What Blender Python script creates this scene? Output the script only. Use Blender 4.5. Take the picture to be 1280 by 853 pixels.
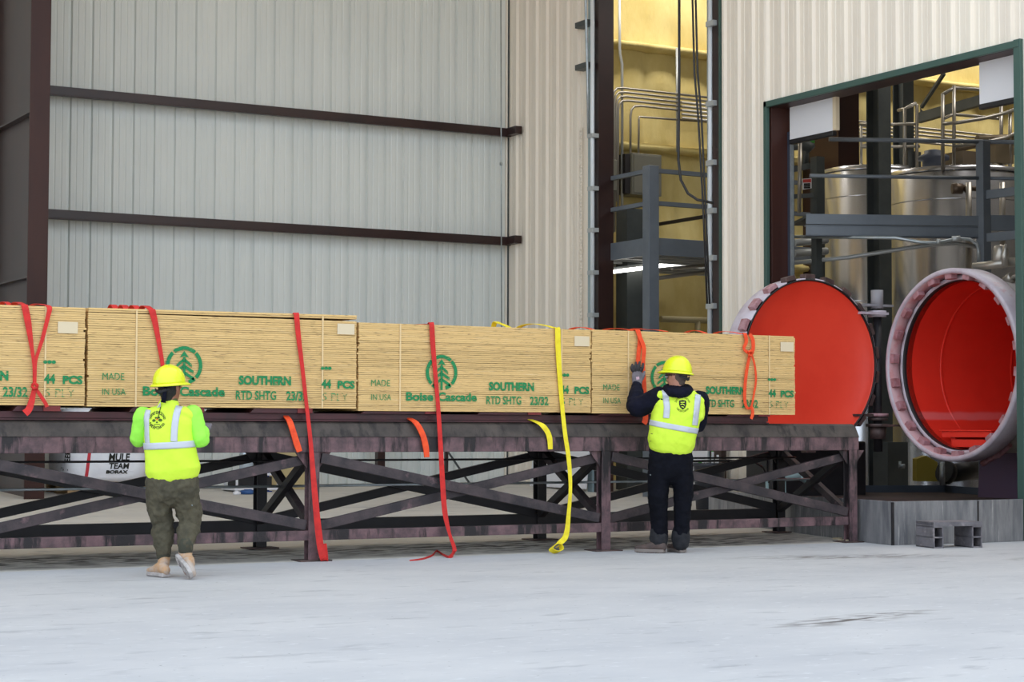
import bpy, bmesh, math, random
import numpy as np
from mathutils import Vector, Matrix
from mathutils.bvhtree import BVHTree
random.seed(7)
for o in list(bpy.data.objects): bpy.data.objects.remove(o)
scn = bpy.context.scene
COL = scn.collection
# ------------------------------------------------------------------ camera
F_PX, YAW, PITCH, ROLL = 2346.25, .5172, .0468, .0031
CAM = Vector((-6.6421, -15.1668, 1.161))
FW = Vector((math.sin(YAW)*math.cos(PITCH), math.cos(YAW)*math.cos(PITCH), math.sin(PITCH)))
_r = Vector((math.cos(YAW), -math.sin(YAW), 0)); _u = _r.cross(FW)
RT = _r*math.cos(ROLL) + _u*math.sin(ROLL); UP = -_r*math.sin(ROLL) + _u*math.cos(ROLL)
cd = bpy.data.cameras.new('camera'); cam = bpy.data.objects.new('camera', cd); COL.objects.link(cam)
cd.sensor_width = 36; cd.lens = F_PX/1280*36; cd.clip_end = 300
cam.matrix_world = Matrix(((RT.x, UP.x, -FW.x, CAM.x), (RT.y, UP.y, -FW.y, CAM.y), (RT.z, UP.z, -FW.z, CAM.z), (0, 0, 0, 1)))
scn.camera = cam
# ------------------------------------------------------------------ world, light, exposure
w = bpy.data.worlds.new('sky'); scn.world = w; w.use_nodes = True
bg = w.node_tree.nodes['Background']; bg.inputs[0].default_value = (.83, .95, 1.09, 1); bg.inputs[1].default_value = 1.78
def area(name, loc, rot, sx, sy, power, col):
    l = bpy.data.lights.new(name, 'AREA'); l.shape = 'RECTANGLE'; l.size = sx; l.size_y = sy; l.energy = power; l.color = col
    o = bpy.data.objects.new(name, l); COL.objects.link(o); o.location = loc; o.rotation_euler = rot
    return o
sl = bpy.data.lights.new('sun', 'SUN'); sl.energy = 17; sl.angle = math.radians(1); sl.color = (1, .88, .68)
so = bpy.data.objects.new('sun', sl); COL.objects.link(so); so.rotation_euler = (math.radians(-52), 0, 0)   # behind the building: the yard in front stays in its shade
area('plant_lamp', (11.0, 9.45, 9.2), (0, 0, 0), 5, .4, 135, (1, .96, .90))
area('plant_lamp', (17.5, 9.45, 9.2), (0, 0, 0), 6, .4, 165, (1, .96, .90))
area('plant_lamp', (13, 2.5, 9.0), (0, 0, 0), 5, 1, 170, (1, .97, .93))
scn.view_settings.view_transform = 'Standard'; scn.view_settings.look = 'None'
scn.view_settings.gamma = 1; scn.view_settings.exposure = 0; scn.view_settings.use_curve_mapping = False

# ------------------------------------------------------------------ points of the place
SLOPE = .0316
def ray(x, y): return FW + RT*((x-640)/F_PX) + UP*((426.5-y)/F_PX)
def pX(x, y, c): d = ray(x, y); return CAM + d*((c-CAM.x)/d.x)
def pY(x, y, c): d = ray(x, y); return CAM + d*((c-CAM.y)/d.y)
def pZ(x, y, c): d = ray(x, y); return CAM + d*((c-CAM.z)/d.z)
def pD(x, y, z): return CAM + ray(x, y)*z
def fz(y): return SLOPE*max(y, 0)

# ------------------------------------------------------------------ mesh helpers
ORI = {}
class MB:
    def __init__(s): s.v = []; s.f = []; s.s = []
    def add(s, vs, fs, smooth=False):
        b = len(s.v); s.v += [Vector(v) for v in vs]
        for f in fs: s.f.append(tuple(i+b for i in f)); s.s.append(smooth)
        return s
    def box(s, lo, hi):
        x0, y0, z0 = lo; x1, y1, z1 = hi
        return s.add([(x0,y0,z0),(x1,y0,z0),(x1,y1,z0),(x0,y1,z0),(x0,y0,z1),(x1,y0,z1),(x1,y1,z1),(x0,y1,z1)],
                     [(0,3,2,1),(4,5,6,7),(0,1,5,4),(1,2,6,5),(2,3,7,6),(3,0,4,7)])
    def bar(s, a, b, w, h, up=(0, 0, 1)):
        a = Vector(a); b = Vector(b); d = (b-a).normalized(); sd = d.cross(Vector(up))
        if sd.length < 1e-4: sd = d.cross(Vector((1, 0, 0)))
        sd.normalize(); u = sd.cross(d); sd = sd*(w/2); u = u*(h/2)
        vs = [a-sd-u, a+sd-u, a+sd+u, a-sd+u, b-sd-u, b+sd-u, b+sd+u, b-sd+u]
        return s.add(vs, [(0,1,2,3),(7,6,5,4),(0,4,5,1),(1,5,6,2),(2,6,7,3),(3,7,4,0)])
    def prism(s, poly, vec):
        n = len(poly); poly = [Vector(p) for p in poly]; vec = Vector(vec)
        return s.add(poly+[p+vec for p in poly], [tuple(range(n))[::-1], tuple(range(n, 2*n))]+[(i, (i+1) % n, n+(i+1) % n, n+i) for i in range(n)])
    def tube(s, pts, r, n=10):
        pts = [Vector(p) for p in pts]; m = len(pts); rs = r if isinstance(r, (list, tuple)) else [r]*m
        vs = []; prev = None
        for i in range(m):
            t = (pts[min(i+1, m-1)]-pts[max(i-1, 0)]).normalized()
            if prev is None:
                q = Vector((0, 0, 1)) if abs(t.z) < .9 else Vector((1, 0, 0))
            else: q = prev
            a = t.cross(q)
            if a.length < 1e-4: a = t.cross(Vector((0, 1, 0)))
            a.normalize(); b = a.cross(t).normalized(); prev = b
            for k in range(n):
                an = 2*math.pi*k/n; vs.append(pts[i]+(a*math.cos(an)+b*math.sin(an))*rs[i])
        fs = [(i*n+k, i*n+(k+1) % n, (i+1)*n+(k+1) % n, (i+1)*n+k) for i in range(m-1) for k in range(n)]
        fs2 = [tuple(range(n))[::-1], tuple((m-1)*n+k for k in range(n))]
        b0 = len(s.v); s.add(vs, fs, True)
        for f in fs2: s.f.append(tuple(i+b0 for i in f)); s.s.append(False)
        return s
    def lathe(s, prof, org, ax, n=48, smooth=True, closed=False):
        ax = Vector(ax).normalized(); q = Vector((0, 0, 1)) if abs(ax.z) < .9 else Vector((1, 0, 0))
        a = ax.cross(q).normalized(); b = ax.cross(a); org = Vector(org); vs = []
        for (r, h) in prof:
            for k in range(n):
                an = 2*math.pi*k/n; vs.append(org+ax*h+(a*math.cos(an)+b*math.sin(an))*r)
        m = len(prof); rng = range(m if closed else m-1)
        fs = [(i*n+k, i*n+(k+1) % n, ((i+1) % m)*n+(k+1) % n, ((i+1) % m)*n+k) for i in rng for k in range(n)]
        return s.add(vs, fs, smooth)
    def grid(s, rows, smooth=True):
        n = len(rows[0]); vs = [p for r in rows for p in r]
        return s.add(vs, [(i*n+k, i*n+k+1, (i+1)*n+k+1, (i+1)*n+k) for i in range(len(rows)-1) for k in range(n-1)], smooth)
    def build(s, name, mat, parent=None, bevel=0, solid=0, sub=0, auto=True):
        o0 = ORI.get(parent.name, Vector()) if parent else Vector()
        me = bpy.data.meshes.new(name); me.from_pydata([tuple(v-o0) for v in s.v], [], s.f)
        me.polygons.foreach_set('use_smooth', s.s); me.materials.append(mat); me.update()
        bm = bmesh.new(); bm.from_mesh(me); bmesh.ops.recalc_face_normals(bm, faces=bm.faces); bm.to_mesh(me); bm.free()
        o = bpy.data.objects.new(name, me); COL.objects.link(o); o.parent = parent; ORI[o.name] = o0
        if solid:
            m = o.modifiers.new('solid', 'SOLIDIFY'); m.thickness = solid; m.offset = 0
        if bevel:
            m = o.modifiers.new('bevel', 'BEVEL'); m.width = bevel; m.segments = 2; m.limit_method = 'ANGLE'; m.angle_limit = math.radians(40)
        if sub:
            m = o.modifiers.new('sub', 'SUBSURF'); m.levels = sub; m.render_levels = sub
        return o
def tag(o, label=None, cat=None, group=None, kind=None):
    if label: o['label'] = label
    if cat: o['category'] = cat
    if group: o['group'] = group
    if kind: o['kind'] = kind
    return o
def thing(name, label, cat, loc=(0, 0, 0), group=None):
    o = bpy.data.objects.new(name, None); o.empty_display_size = .1; COL.objects.link(o); o.location = loc; ORI[o.name] = Vector(loc)
    return tag(o, label, cat, group)
def struct(o): o['kind'] = 'structure'; return o

# ------------------------------------------------------------------ materials
def mat(name, c, rough=.6, metal=0., c2=None, scale=3., lo=.4, hi=.65, stretch=(1, 1, 1), bump=0., bscale=30., c3=None, s3=9., lo3=.55, hi3=.7, st3=(1, 1, 1), rnd=0., spec=.5, emit=0., coat=0., fac=1.):
    m = bpy.data.materials.new(name); m.use_nodes = True; nt = m.node_tree; N = nt.nodes; L = nt.links
    b = N['Principled BSDF']; b.inputs['Roughness'].default_value = rough; b.inputs['Metallic'].default_value = metal
    b.inputs['Specular IOR Level'].default_value = spec; b.inputs['Base Color'].default_value = (*c, 1)
    if coat: b.inputs['Coat Weight'].default_value = coat; b.inputs['Coat Roughness'].default_value = .15
    tc = N.new('ShaderNodeTexCoord')
    def noise(st, sc, det=6):
        mp = N.new('ShaderNodeMapping'); mp.inputs['Scale'].default_value = st; L.new(tc.outputs['Object'], mp.inputs[0])
        n = N.new('ShaderNodeTexNoise'); n.inputs['Scale'].default_value = sc; n.inputs['Detail'].default_value = det; n.inputs['Roughness'].default_value = .62
        L.new(mp.outputs[0], n.inputs['Vector']); return n.outputs[0]
    def ramp(src, a, bb):
        r = N.new('ShaderNodeMapRange'); r.inputs[1].default_value = a; r.inputs[2].default_value = bb; L.new(src, r.inputs[0]); return r.outputs[0]
    def mix(f, A, B):
        x = N.new('ShaderNodeMix'); x.data_type = 'RGBA'; L.new(f, x.inputs[0])
        for i, q in ((6, A), (7, B)):
            if isinstance(q, tuple): x.inputs[i].default_value = (*q, 1)
            else: L.new(q, x.inputs[i])
        return x.outputs[2]
    cur = c
    if c2: cur = mix(ramp(noise(stretch, scale), lo, hi), cur, c2)
    if c3: cur = mix(ramp(noise(st3, s3), lo3, hi3), cur, c3)
    if rnd:
        oi = N.new('ShaderNodeObjectInfo'); hs = N.new('ShaderNodeHueSaturation')
        r = N.new('ShaderNodeMapRange'); r.inputs[3].default_value = 1-rnd; r.inputs[4].default_value = 1+rnd; L.new(oi.outputs['Random'], r.inputs[0]); L.new(r.outputs[0], hs.inputs['Value'])
        if isinstance(cur, tuple): hs.inputs['Color'].default_value = (*cur, 1)
        else: L.new(cur, hs.inputs['Color'])
        cur = hs.outputs[0]
    if not isinstance(cur, tuple): L.new(cur, b.inputs['Base Color'])
    if bump:
        bn = N.new('ShaderNodeBump'); bn.inputs['Strength'].default_value = bump; bn.inputs['Distance'].default_value = .02
        L.new(noise(stretch if c2 else (1, 1, 1), bscale), bn.inputs['Height']); L.new(bn.outputs[0], b.inputs['Normal'])
    if emit: b.inputs['Emission Color'].default_value = (*c, 1); b.inputs['Emission Strength'].default_value = emit
    m['nodes_tc'] = 1
    return m
def S(r, g, b):   # display colour -> linear
    return tuple(((v/255+.055)/1.055)**2.4 if v > 10 else v/255/12.92 for v in (r, g, b))
MT = dict(
 wallw=mat('white_liner_panel', S(226, 228, 222), .42, .0, S(218, 221, 216), 1.2, stretch=(1, 1, .2), spec=.4),
 cream=mat('cream_panel', S(240, 230, 214), .5, 0, S(232, 221, 206), 1.0, stretch=(1, 1, .15)),
 green_trim=mat('green_trim', S(62, 88, 80), .5),
 brown=mat('brown_primer_steel', S(64, 37, 31), .45, 0, S(54, 31, 27), 1.5, stretch=(1, 1, .3), spec=.3),
 dbrown=mat('dark_brown_primer', S(52, 31, 27), .36, 0, S(43, 26, 24), 2),
 rack=mat('worn_mauve_paint', S(118, 89, 92), .62, 0, S(78, 61, 64), 5, .40, .6, (1, 1, 1), .25, 40, S(34, 28, 30), 3.4, .50, .58, (1.6, 1, .30)),
 rackd=mat('dark_stained_steel', S(72, 60, 62), .6, 0, S(44, 38, 42), 4, .4, .6, (1, 1, 1), .2, 40, S(116, 90, 92), 5, .6, .72),
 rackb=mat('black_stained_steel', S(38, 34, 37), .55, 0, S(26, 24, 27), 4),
 cap=mat('grimy_cap_plate', S(80, 71, 65), .7, 0, S(54, 47, 44), 3.5, .38, .62, (1.2, 1, 1), .3, 30, S(38, 32, 31), 5, .52, .64, (1.6, 1, .5)),
 maroon=mat('maroon_rail_paint', S(74, 30, 36), .5, 0, S(50, 24, 28), 4),
 galv=mat('galvanised_steel', S(176, 182, 184), .35, .6, S(150, 158, 160), 6),
 galvd=mat('zinc_conduit', S(182, 184, 182), .4, .25), galvw=mat('bright_zinc_pipe', S(222, 226, 228), .4, .1),
 blued=mat('dark_blue_edge', S(52, 58, 72), .5),
 struct=mat('blue_grey_steel', S(102, 108, 114), .42, 0, S(92, 98, 105), 2),
 structd=mat('dark_grey_steel', S(74, 78, 76), .5, 0, S(62, 66, 66), 2),
 linr=mat('pale_lining', S(206, 204, 198), .8), steel=mat('stainless_steel', S(214, 214, 218), .22, .85, S(190, 190, 194), 2, stretch=(1, 1, .1)),
 pipe=mat('brushed_pipe', S(170, 164, 154), .35, .7),
 red=mat('red_enamel', S(248, 74, 52), .34, 0, S(240, 66, 46), 1.5, spec=.35, c3=S(246, 150, 130), s3=6, lo3=.72, hi3=.76),
 ring=mat('pale_lilac_paint', S(202, 192, 200), .45, 0, S(184, 168, 178), 4, .45, .7, c3=S(190, 110, 112), s3=5, lo3=.62, hi3=.8),
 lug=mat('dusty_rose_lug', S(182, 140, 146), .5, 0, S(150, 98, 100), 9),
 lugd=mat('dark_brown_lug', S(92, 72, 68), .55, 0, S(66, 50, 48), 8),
 seal=mat('black_rubber', S(30, 28, 29), .5),
 plate=mat('streaked_curb_steel', S(138, 136, 136), .6, .0, S(100, 100, 104), 3.5, .36, .64, (3, 3, .5), .1, 20, S(182, 178, 174), 5, .6, .75, (5, 5, .4)),
 plated=mat('curb_inner_steel', S(74, 84, 98), .5, .1),
 pitf=mat('pit_floor_grime', S(66, 45, 40), .8, 0, S(48, 34, 31), 3),
 white=mat('white_panel', S(226, 224, 226), .55),
 whitef=mat('white_paper', S(218, 200, 168), .8),
 foam=mat('yellow_spray_foam', S(228, 209, 142), .85, 0, S(214, 192, 120), 1.6, .4, .62, (1, 1, .5), .5, 14),
 concrete=None, apron=None, ply=None,
 green_ink=None, redstrap=mat('red_webbing', S(214, 40, 34), .7, 0, S(190, 32, 30), 14, bump=.2, bscale=160),
 orange=mat('orange_webbing', S(244, 84, 32), .7, 0, S(226, 64, 26), 12, bump=.2, bscale=160),
 yellow=mat('yellow_webbing', S(246, 226, 44), .7, 0, S(232, 206, 30), 12, bump=.2, bscale=160),
 vest=mat('lime_vest_fabric', S(220, 250, 70), .8, 0, S(210, 243, 60), 6, bump=.15, bscale=30),
 vest2=mat('green_lime_sleeve', S(166, 250, 84), .8, 0, S(154, 240, 74), 6, bump=.15, bscale=30),
 tape=mat('silver_reflective_tape', S(196, 200, 208), .4, .1),
 hat=mat('yellow_hard_hat', S(228, 236, 32), .3, 0, coat=.3),
 skin=mat('brown_skin', S(150, 98, 78), .55), skin2=mat('tan_skin', S(196, 140, 118), .55),
 hair=mat('black_hair', S(30, 25, 24), .7, bump=.4, bscale=200), hair2=mat('grey_brown_hair', S(92, 78, 70), .7, bump=.4, bscale=200),
 olive=mat('olive_cotton', S(86, 80, 62), .85, 0, S(66, 62, 48), 9, bump=.35, bscale=35),
 navy=mat('navy_fleece', S(22, 23, 38), .9, 0, S(16, 17, 29), 9, bump=.3, bscale=35, spec=.15),
 navyp=mat('navy_denim', S(19, 20, 28), .9, 0, S(14, 15, 21), 8, bump=.3, bscale=35, spec=.12),
 cuff=mat('dusty_trouser_hem', S(40, 40, 44), .9, 0, S(25, 25, 30), 12),
 boot=mat('tan_leather', S(190, 150, 112), .7, 0, S(184, 170, 160), 9, .4, .6, bump=.2, bscale=60),
 boot2=mat('brown_suede', S(96, 78, 72), .75, 0, S(76, 64, 60), 14),
 sole=mat('pale_rubber_sole', S(186, 178, 174), .8, 0, S(150, 144, 142), 20),
 sole2=mat('grey_rubber_sole', S(134, 124, 118), .8),
 glove=mat('grey_glove_knit', S(120, 112, 118), .8, 0, S(96, 90, 96), 20), gloveb=mat('black_glove_rubber', S(42, 38, 42), .6),
 black=mat('black_cloth', S(34, 33, 38), .7), ink=mat('black_print', S(30, 32, 26), .8), 
 plastic_blk=mat('grey_hollow_plastic', S(118, 114, 118), .6, 0, S(96, 92, 96), 6, c3=S(150, 142, 144), s3=8),
 sack=mat('white_woven_sack', S(246, 246, 250), .75, 0, S(236, 236, 242), 5, bump=.25, bscale=12),
 wood=mat('pallet_wood', S(176, 148, 110), .8, 0, S(150, 122, 88), 6, stretch=(.4, 3, 3)),
 blue=mat('blue_paint', S(34, 74, 160), .5), dblue=mat('dark_blue_drum', S(44, 84, 140), .5),
 cable=mat('black_cable', S(38, 36, 36), .5), grey_box=mat('grey_enclosure', S(120, 118, 106), .5),
 purple=mat('purple_grey_steel', S(104, 84, 106), .6), signred=mat('sign_red', S(190, 60, 50), .6),
 rust=mat('rusty_plate', S(96, 76, 72), .8, 0, S(60, 48, 46), 9),
 tube=mat('lit_tube', (1, .98, .92), .5, emit=6),
 teal=mat('pale_teal_pipe', S(140, 164, 166), .5),
 beige=mat('beige_carton', S(196, 176, 130), .8), gls=mat('clear_lens', S(190, 200, 206), .15, .3),
 vgreen=mat('valve_green', S(70, 150, 60), .5), lens=mat('eye_white', S(230, 226, 220), .3),
)
def nodes(m): return m.node_tree.nodes, m.node_tree.links, m.node_tree.nodes['Principled BSDF']
def concrete(name, ca, cb, cc, stain_shade=None):
    m = mat(name, ca, .85, 0, cb, .55, .38, .66, (1, 1.6, 1), .12, 60, cc, 2.4, .6, .78, (1, 2.2, 1)); N, L, b = nodes(m)
    src = b.inputs['Base Color'].links[0].from_socket
    g = N.new('ShaderNodeTexCoord')
    def layer(src, sc, lo, hi, col, st=(1, 1, 1), mask=None):
        mp = N.new('ShaderNodeMapping'); mp.inputs['Scale'].default_value = st; L.new(g.outputs['Object'], mp.inputs[0])
        n = N.new('ShaderNodeTexNoise'); n.inputs['Scale'].default_value = sc; n.inputs['Detail'].default_value = 8; L.new(mp.outputs[0], n.inputs['Vector'])
        r = N.new('ShaderNodeMapRange'); r.inputs[1].default_value = lo; r.inputs[2].default_value = hi; L.new(n.outputs[0], r.inputs[0])
        fac = r.outputs[0]
        if mask:
            mm = N.new('ShaderNodeMath'); mm.operation = 'MULTIPLY'; L.new(fac, mm.inputs[0]); L.new(mask, mm.inputs[1]); fac = mm.outputs[0]
        x = N.new('ShaderNodeMix'); x.data_type = 'RGBA'; L.new(fac, x.inputs[0]); L.new(src, x.inputs[6]); x.inputs[7].default_value = (*col, 1)
        return x.outputs[2]
    src = layer(src, 26, .68, .76, S(112, 108, 108))       # specks
    src = layer(src, 2.2, .60, .80, S(148, 147, 150), (1, 2.4, 1)); src = layer(src, 9, .60, .80, S(206, 205, 206), (1, 2, 1))
    if stain_shade:
        for (cx, cy, ang, lx, ly) in stain_shade:
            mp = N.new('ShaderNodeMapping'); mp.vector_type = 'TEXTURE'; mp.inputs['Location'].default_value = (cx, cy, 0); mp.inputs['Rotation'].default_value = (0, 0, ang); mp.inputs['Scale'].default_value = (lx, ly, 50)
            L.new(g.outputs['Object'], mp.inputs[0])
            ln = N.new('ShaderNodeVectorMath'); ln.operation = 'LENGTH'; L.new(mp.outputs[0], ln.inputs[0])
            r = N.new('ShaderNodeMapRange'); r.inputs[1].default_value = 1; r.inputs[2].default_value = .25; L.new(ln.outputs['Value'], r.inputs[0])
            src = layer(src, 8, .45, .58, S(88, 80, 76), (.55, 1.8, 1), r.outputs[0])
    L.new(src, b.inputs['Base Color']); return m
MT['apron'] = concrete('pale_concrete', S(190, 188, 188), S(176, 175, 177), S(160, 159, 162), [(.95, -6.12, .26, 1.0, .22), (4.6, -1.7, -.3, 1.3, .35), (6.3, -2.6, .2, .9, .25)])
MT['concrete'] = concrete('tan_concrete', S(206, 200, 190), S(194, 188, 180), S(174, 168, 162), [(4.6, .4, .1, 1.6, .5), (-2.2, .75, 0, 3.4, .8), (1.8, .75, 0, 3.4, .8), (4.2, .9, 0, 2.6, .8), (-4.5, .7, .02, 3, .8)])  # patches along the rack paint its shade into the floor, besides drip stains
def ply_mat():
    m = mat('plywood_edge', S(224, 188, 126), .75, rnd=.09); N, L, b = nodes(m)
    tc = N.new('ShaderNodeTexCoord'); sx = N.new('ShaderNodeSeparateXYZ'); L.new(tc.outputs['Object'], sx.inputs[0])
    mu = N.new('ShaderNodeMath'); mu.operation = 'MULTIPLY'; mu.inputs[1].default_value = 2*math.pi/.0072; L.new(sx.outputs[2], mu.inputs[0])
    si = N.new('ShaderNodeMath'); si.operation = 'SINE'; L.new(mu.outputs[0], si.inputs[0])
    oi = N.new('ShaderNodeObjectInfo')
    def streak(st, sc, lo, hi):
        mp = N.new('ShaderNodeMapping'); mp.inputs['Scale'].default_value = st; L.new(tc.outputs['Object'], mp.inputs[0])
        cx = N.new('ShaderNodeCombineXYZ'); sc2 = N.new('ShaderNodeMath'); sc2.operation = 'MULTIPLY'; sc2.inputs[1].default_value = 77; L.new(oi.outputs['Random'], sc2.inputs[0]); L.new(sc2.outputs[0], cx.inputs[0]); L.new(sc2.outputs[0], cx.inputs[2])
        ad = N.new('ShaderNodeVectorMath'); L.new(mp.outputs[0], ad.inputs[0]); L.new(cx.outputs[0], ad.inputs[1])
        n = N.new('ShaderNodeTexNoise'); n.inputs['Scale'].default_value = sc; n.inputs['Detail'].default_value = 4; L.new(ad.outputs[0], n.inputs['Vector'])
        r = N.new('ShaderNodeMapRange'); r.inputs[1].default_value = lo; r.inputs[2].default_value = hi; L.new(n.outputs[0], r.inputs[0]); return r.outputs[0]
    src = b.inputs['Base Color'].links[0].from_socket
    def mixin(f, col, src):
        x = N.new('ShaderNodeMix'); x.data_type = 'RGBA'; L.new(f, x.inputs[0]); L.new(src, x.inputs[6]); x.inputs[7].default_value = (*col, 1); return x.outputs[2]
    r = N.new('ShaderNodeMapRange'); r.inputs[1].default_value = -.2; r.inputs[2].default_value = 1; r.inputs[4].default_value = .55; L.new(si.outputs[0], r.inputs[0])
    src = mixin(r.outputs[0], S(186, 142, 82), src)
    src = mixin(streak((1.2, 1, 60), 4, .62, .75), S(232, 204, 156), src)
    src = mixin(streak((4, 1, 100), 2.4, .615, .70), S(88, 58, 32), src)
    L.new(src, b.inputs['Base Color']); return m
MT['ply'] = ply_mat()
def ink_mat():
    m = mat('green_stencil_ink', S(24, 130, 76), .8); N, L, b = nodes(m)
    tc = N.new('ShaderNodeTexCoord'); mp = N.new('ShaderNodeMapping'); mp.inputs['Scale'].default_value = (9, 1, 70); L.new(tc.outputs['Object'], mp.inputs[0])
    n = N.new('ShaderNodeTexNoise'); n.inputs['Scale'].default_value = 1.6; n.inputs['Detail'].default_value = 4; L.new(mp.outputs[0], n.inputs['Vector'])
    r = N.new('ShaderNodeMapRange'); r.inputs[1].default_value = .30; r.inputs[2].default_value = .42; L.new(n.outputs[0], r.inputs[0]); L.new(r.outputs[0], b.inputs['Alpha']); 
    return m
MT['ink_g'] = ink_mat()
def ink_faint():
    m = ink_mat(); m.name = 'faint_green_stencil_ink'; N, L, b = nodes(m)
    r = b.inputs['Alpha'].links[0].from_node; r.inputs[1].default_value = .44; r.inputs[2].default_value = .56; return m
MT['ink_f'] = ink_faint()

# ================================================================== SETTING
def rib_profile(u0, u1, pitch=.3048, h=.042):
    pts = [(u0, 0)]; k0 = math.floor(u0/pitch)
    k = k0
    while k*pitch < u1+pitch:
        b = k*pitch
        for du, d in ((-.034, 0), (-.018, h), (.018, h), (.034, 0), (.088, 0), (.096, .006), (.112, .006), (.120, 0), (.184, 0), (.192, .006), (.208, .006), (.216, 0)):
            if u0 < b+du < u1: pts.append((b+du, d))
        k += 1
    pts.append((u1, 0)); return pts
def corrugated(mb, axis, c, u0, u1, z0, z1, sgn, off=0, nz=1):
    pr = rib_profile(u0-off, u1-off); vs = []; fs = []
    for (u, d) in pr:
        for z in (z0, z1):
            uu = u+off; vs.append((uu, c+sgn*d, z) if axis == 'x' else (c+sgn*d, uu, z))
    for i in range(len(pr)-1): fs.append((2*i, 2*i+2, 2*i+3, 2*i+1))
    mb.add(vs, fs)
XR, YB = 7.88, 10.52
# ground
struct(MB().box((-60, -60, -.2), (70, 0, 0)).build('ground_apron', MT['apron']))
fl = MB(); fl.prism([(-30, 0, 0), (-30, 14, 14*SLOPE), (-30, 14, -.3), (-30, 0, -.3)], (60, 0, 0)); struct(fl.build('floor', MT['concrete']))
# back wall of the open bay (inside face, ribs recessed)
mb = MB(); corrugated(mb, 'x', YB, -22, XR, .27, 10.2, 1, .848); struct(mb.build('wall_back', MT['wallw'], solid=.012))
# right wall of the bay with two openings
O1, O2 = (4.80, 7.80, 7.75), (-.55, 3.78, 5.26)
mb = MB()
for (u0, u1, z0, z1) in ((O1[1]+.23, YB, .2, 10.2), (O1[0]-.03, O1[1]+.23, O1[2], 10.2), (O2[1], O1[0]-.03, .1, 10.2), (O2[0], O2[1], O2[2], 10.2), (-12, O2[0], -.1, 10.2)):
    corrugated(mb, 'y', XR, u0, u1, z0, z1, -1, YB-.02)
struct(mb.build('wall_right', MT['cream'], solid=.012))
# inner foam faces of the plant building
mb = MB()
mb.box((8.02, O1[1]+.1, .2), (8.12, 10.55, 9.6)); mb.box((8.02, O1[0]-.1, O1[2]), (8.12, O1[1]+.1, 9.6)); mb.box((8.02, O2[1]+.1, .1), (8.12, O1[0]-.1, 9.6)); mb.box((8.02, O2[0]-.1, O2[2]+.25), (8.12, O2[1]+.1, 9.6)); mb.box((8.02, -12, 0), (8.12, O2[0]-.1, 9.6))
struct(mb.build('wall_right_lining', MT['linr']))
# foam covered back wall of the plant : lumpy grid with shallow flutes
rows = []
nx, nz = 240, 90
for j in range(nz+1):
    z = .25+(9.4)*j/nz; row = []
    for i in range(nx+1):
        x = 8.0+19*i/nx; fl_ = abs(math.sin(x*math.pi/.62))**.35
        row.append((x, 10.64-.085*fl_+.02*math.sin(z*5+x*3)+random.uniform(-.008, .008), z))
    rows.append(row)
struct(MB().grid(rows).build('wall_plant_back', MT['foam']))
mb = MB(); mb.box((27, -12, 0), (27.2, 10.7, 9.6)); mb.box((8, -12.2, -.2), (27.2, -12, 9.6)); struct(mb.build('wall_plant_end', MT['linr']))
struct(MB().box((7.9, -12, 9.5), (27.2, 10.8, 9.7)).build('ceiling_plant', MT['linr']))
struct(MB().box((-22, 1.5, 10.2), (8.0, 10.9, 10.4)).build('ceiling', mat('roof_liner', S(224, 192, 138), .7)))
# foam covered girts on the plant back wall
for i, z in enumerate((7.47, 5.80, 3.95, 2.1)):
    mb = MB(); rows = []
    for k in range(121):
        x = 8.1+18.8*k/120; j = random.uniform(-.012, .012)
        rows.append([(x, 10.6, z+.10+j), (x, 10.36+j, z+.035+j), (x, 10.33+j, z+j), (x, 10.36, z-.05+j), (x, 10.6, z-.07)])
    mb.grid(rows); struct(mb.build('girt_foamed', MT['foam']))
# brown girts of the bay
for z in (5.78, 4.07):
    mb = MB(); mb.box((.3, 10.28, z-.03), (7.80, 10.30, z+.09)); mb.box((.3, 10.30, z+.065), (7.80, 10.48, z+.09)); mb.box((.3, 10.26, z-.045), (7.80, 10.34, z-.03))
    mb.box((7.72, 10.0, z-.03), (7.84, 10.30, z+.09))
    struct(mb.build('girt_brown', MT['dbrown'], bevel=.004))
# main frame column at the left (deep tapered plate column)
a = pY(36, 200, 8.3); b_ = pY(61, 200, 8.3); xm = (a.x+b_.x)/2
mb = MB(); mb.box((a.x, 8.28, .26), (b_.x, 8.31, 10.2)); struct(mb.build('column_flange', MT['brown'], bevel=.003))
mb = MB(); mb.box((xm-.012, 8.31, .26), (xm+.012, 10.48, 10.2)); struct(mb.build('column_web', MT['dbrown']))
mb = MB()
for z in (3.05, 5.15): mb.box((a.x+.02, 8.31, z), (xm-.012, 10.4, z+.02))
mb.box((a.x, 10.40, .26), (b_.x, 10.43, 10.2)); struct(mb.build('column_stiffener', MT['dbrown']))
# vertical hanger wire, corner trim
mb = MB(); q = pX(634, 200, XR); mb.box((XR-.03, YB-.06, .3), (XR+.0, YB, 10.2)); struct(mb.build('trim_1', MT['structd']))
# opening 1 : jambs
mb = MB(); mb.box((7.86, O1[1], .2), (8.12, O1[1]+.11, O1[2]+.3)); struct(mb.build('trim_2', MT['dbrown']))
mb = MB(); mb.box((7.83, O1[1]+.11, .2), (7.90, O1[1]+.24, O1[2]+.3)); struct(mb.build('trim_3', mat('pale_teal_trim', S(150, 168, 172), .4)))
mb = MB(); mb.box((7.86, 4.80, .2), (8.15, 4.98, O1[2]+.3)); struct(mb.build('trim_4', MT['dbrown'])); 
mb = MB(); mb.box((7.83, 4.765, .2), (7.87, 4.80, O1[2]+.3)); struct(mb.build('trim_5', MT['green_trim']))
mb = MB(); mb.box((7.9, 4.98, .2), (8.02, 5.12, O1[2]+.3)); struct(mb.build('trim_6', MT['blued']))
mb = MB(); mb.box((7.93, 5.12, .2), (7.97, 5.2, O1[2]+.3)); struct(mb.build('trim_7', MT['galv']))
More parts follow.
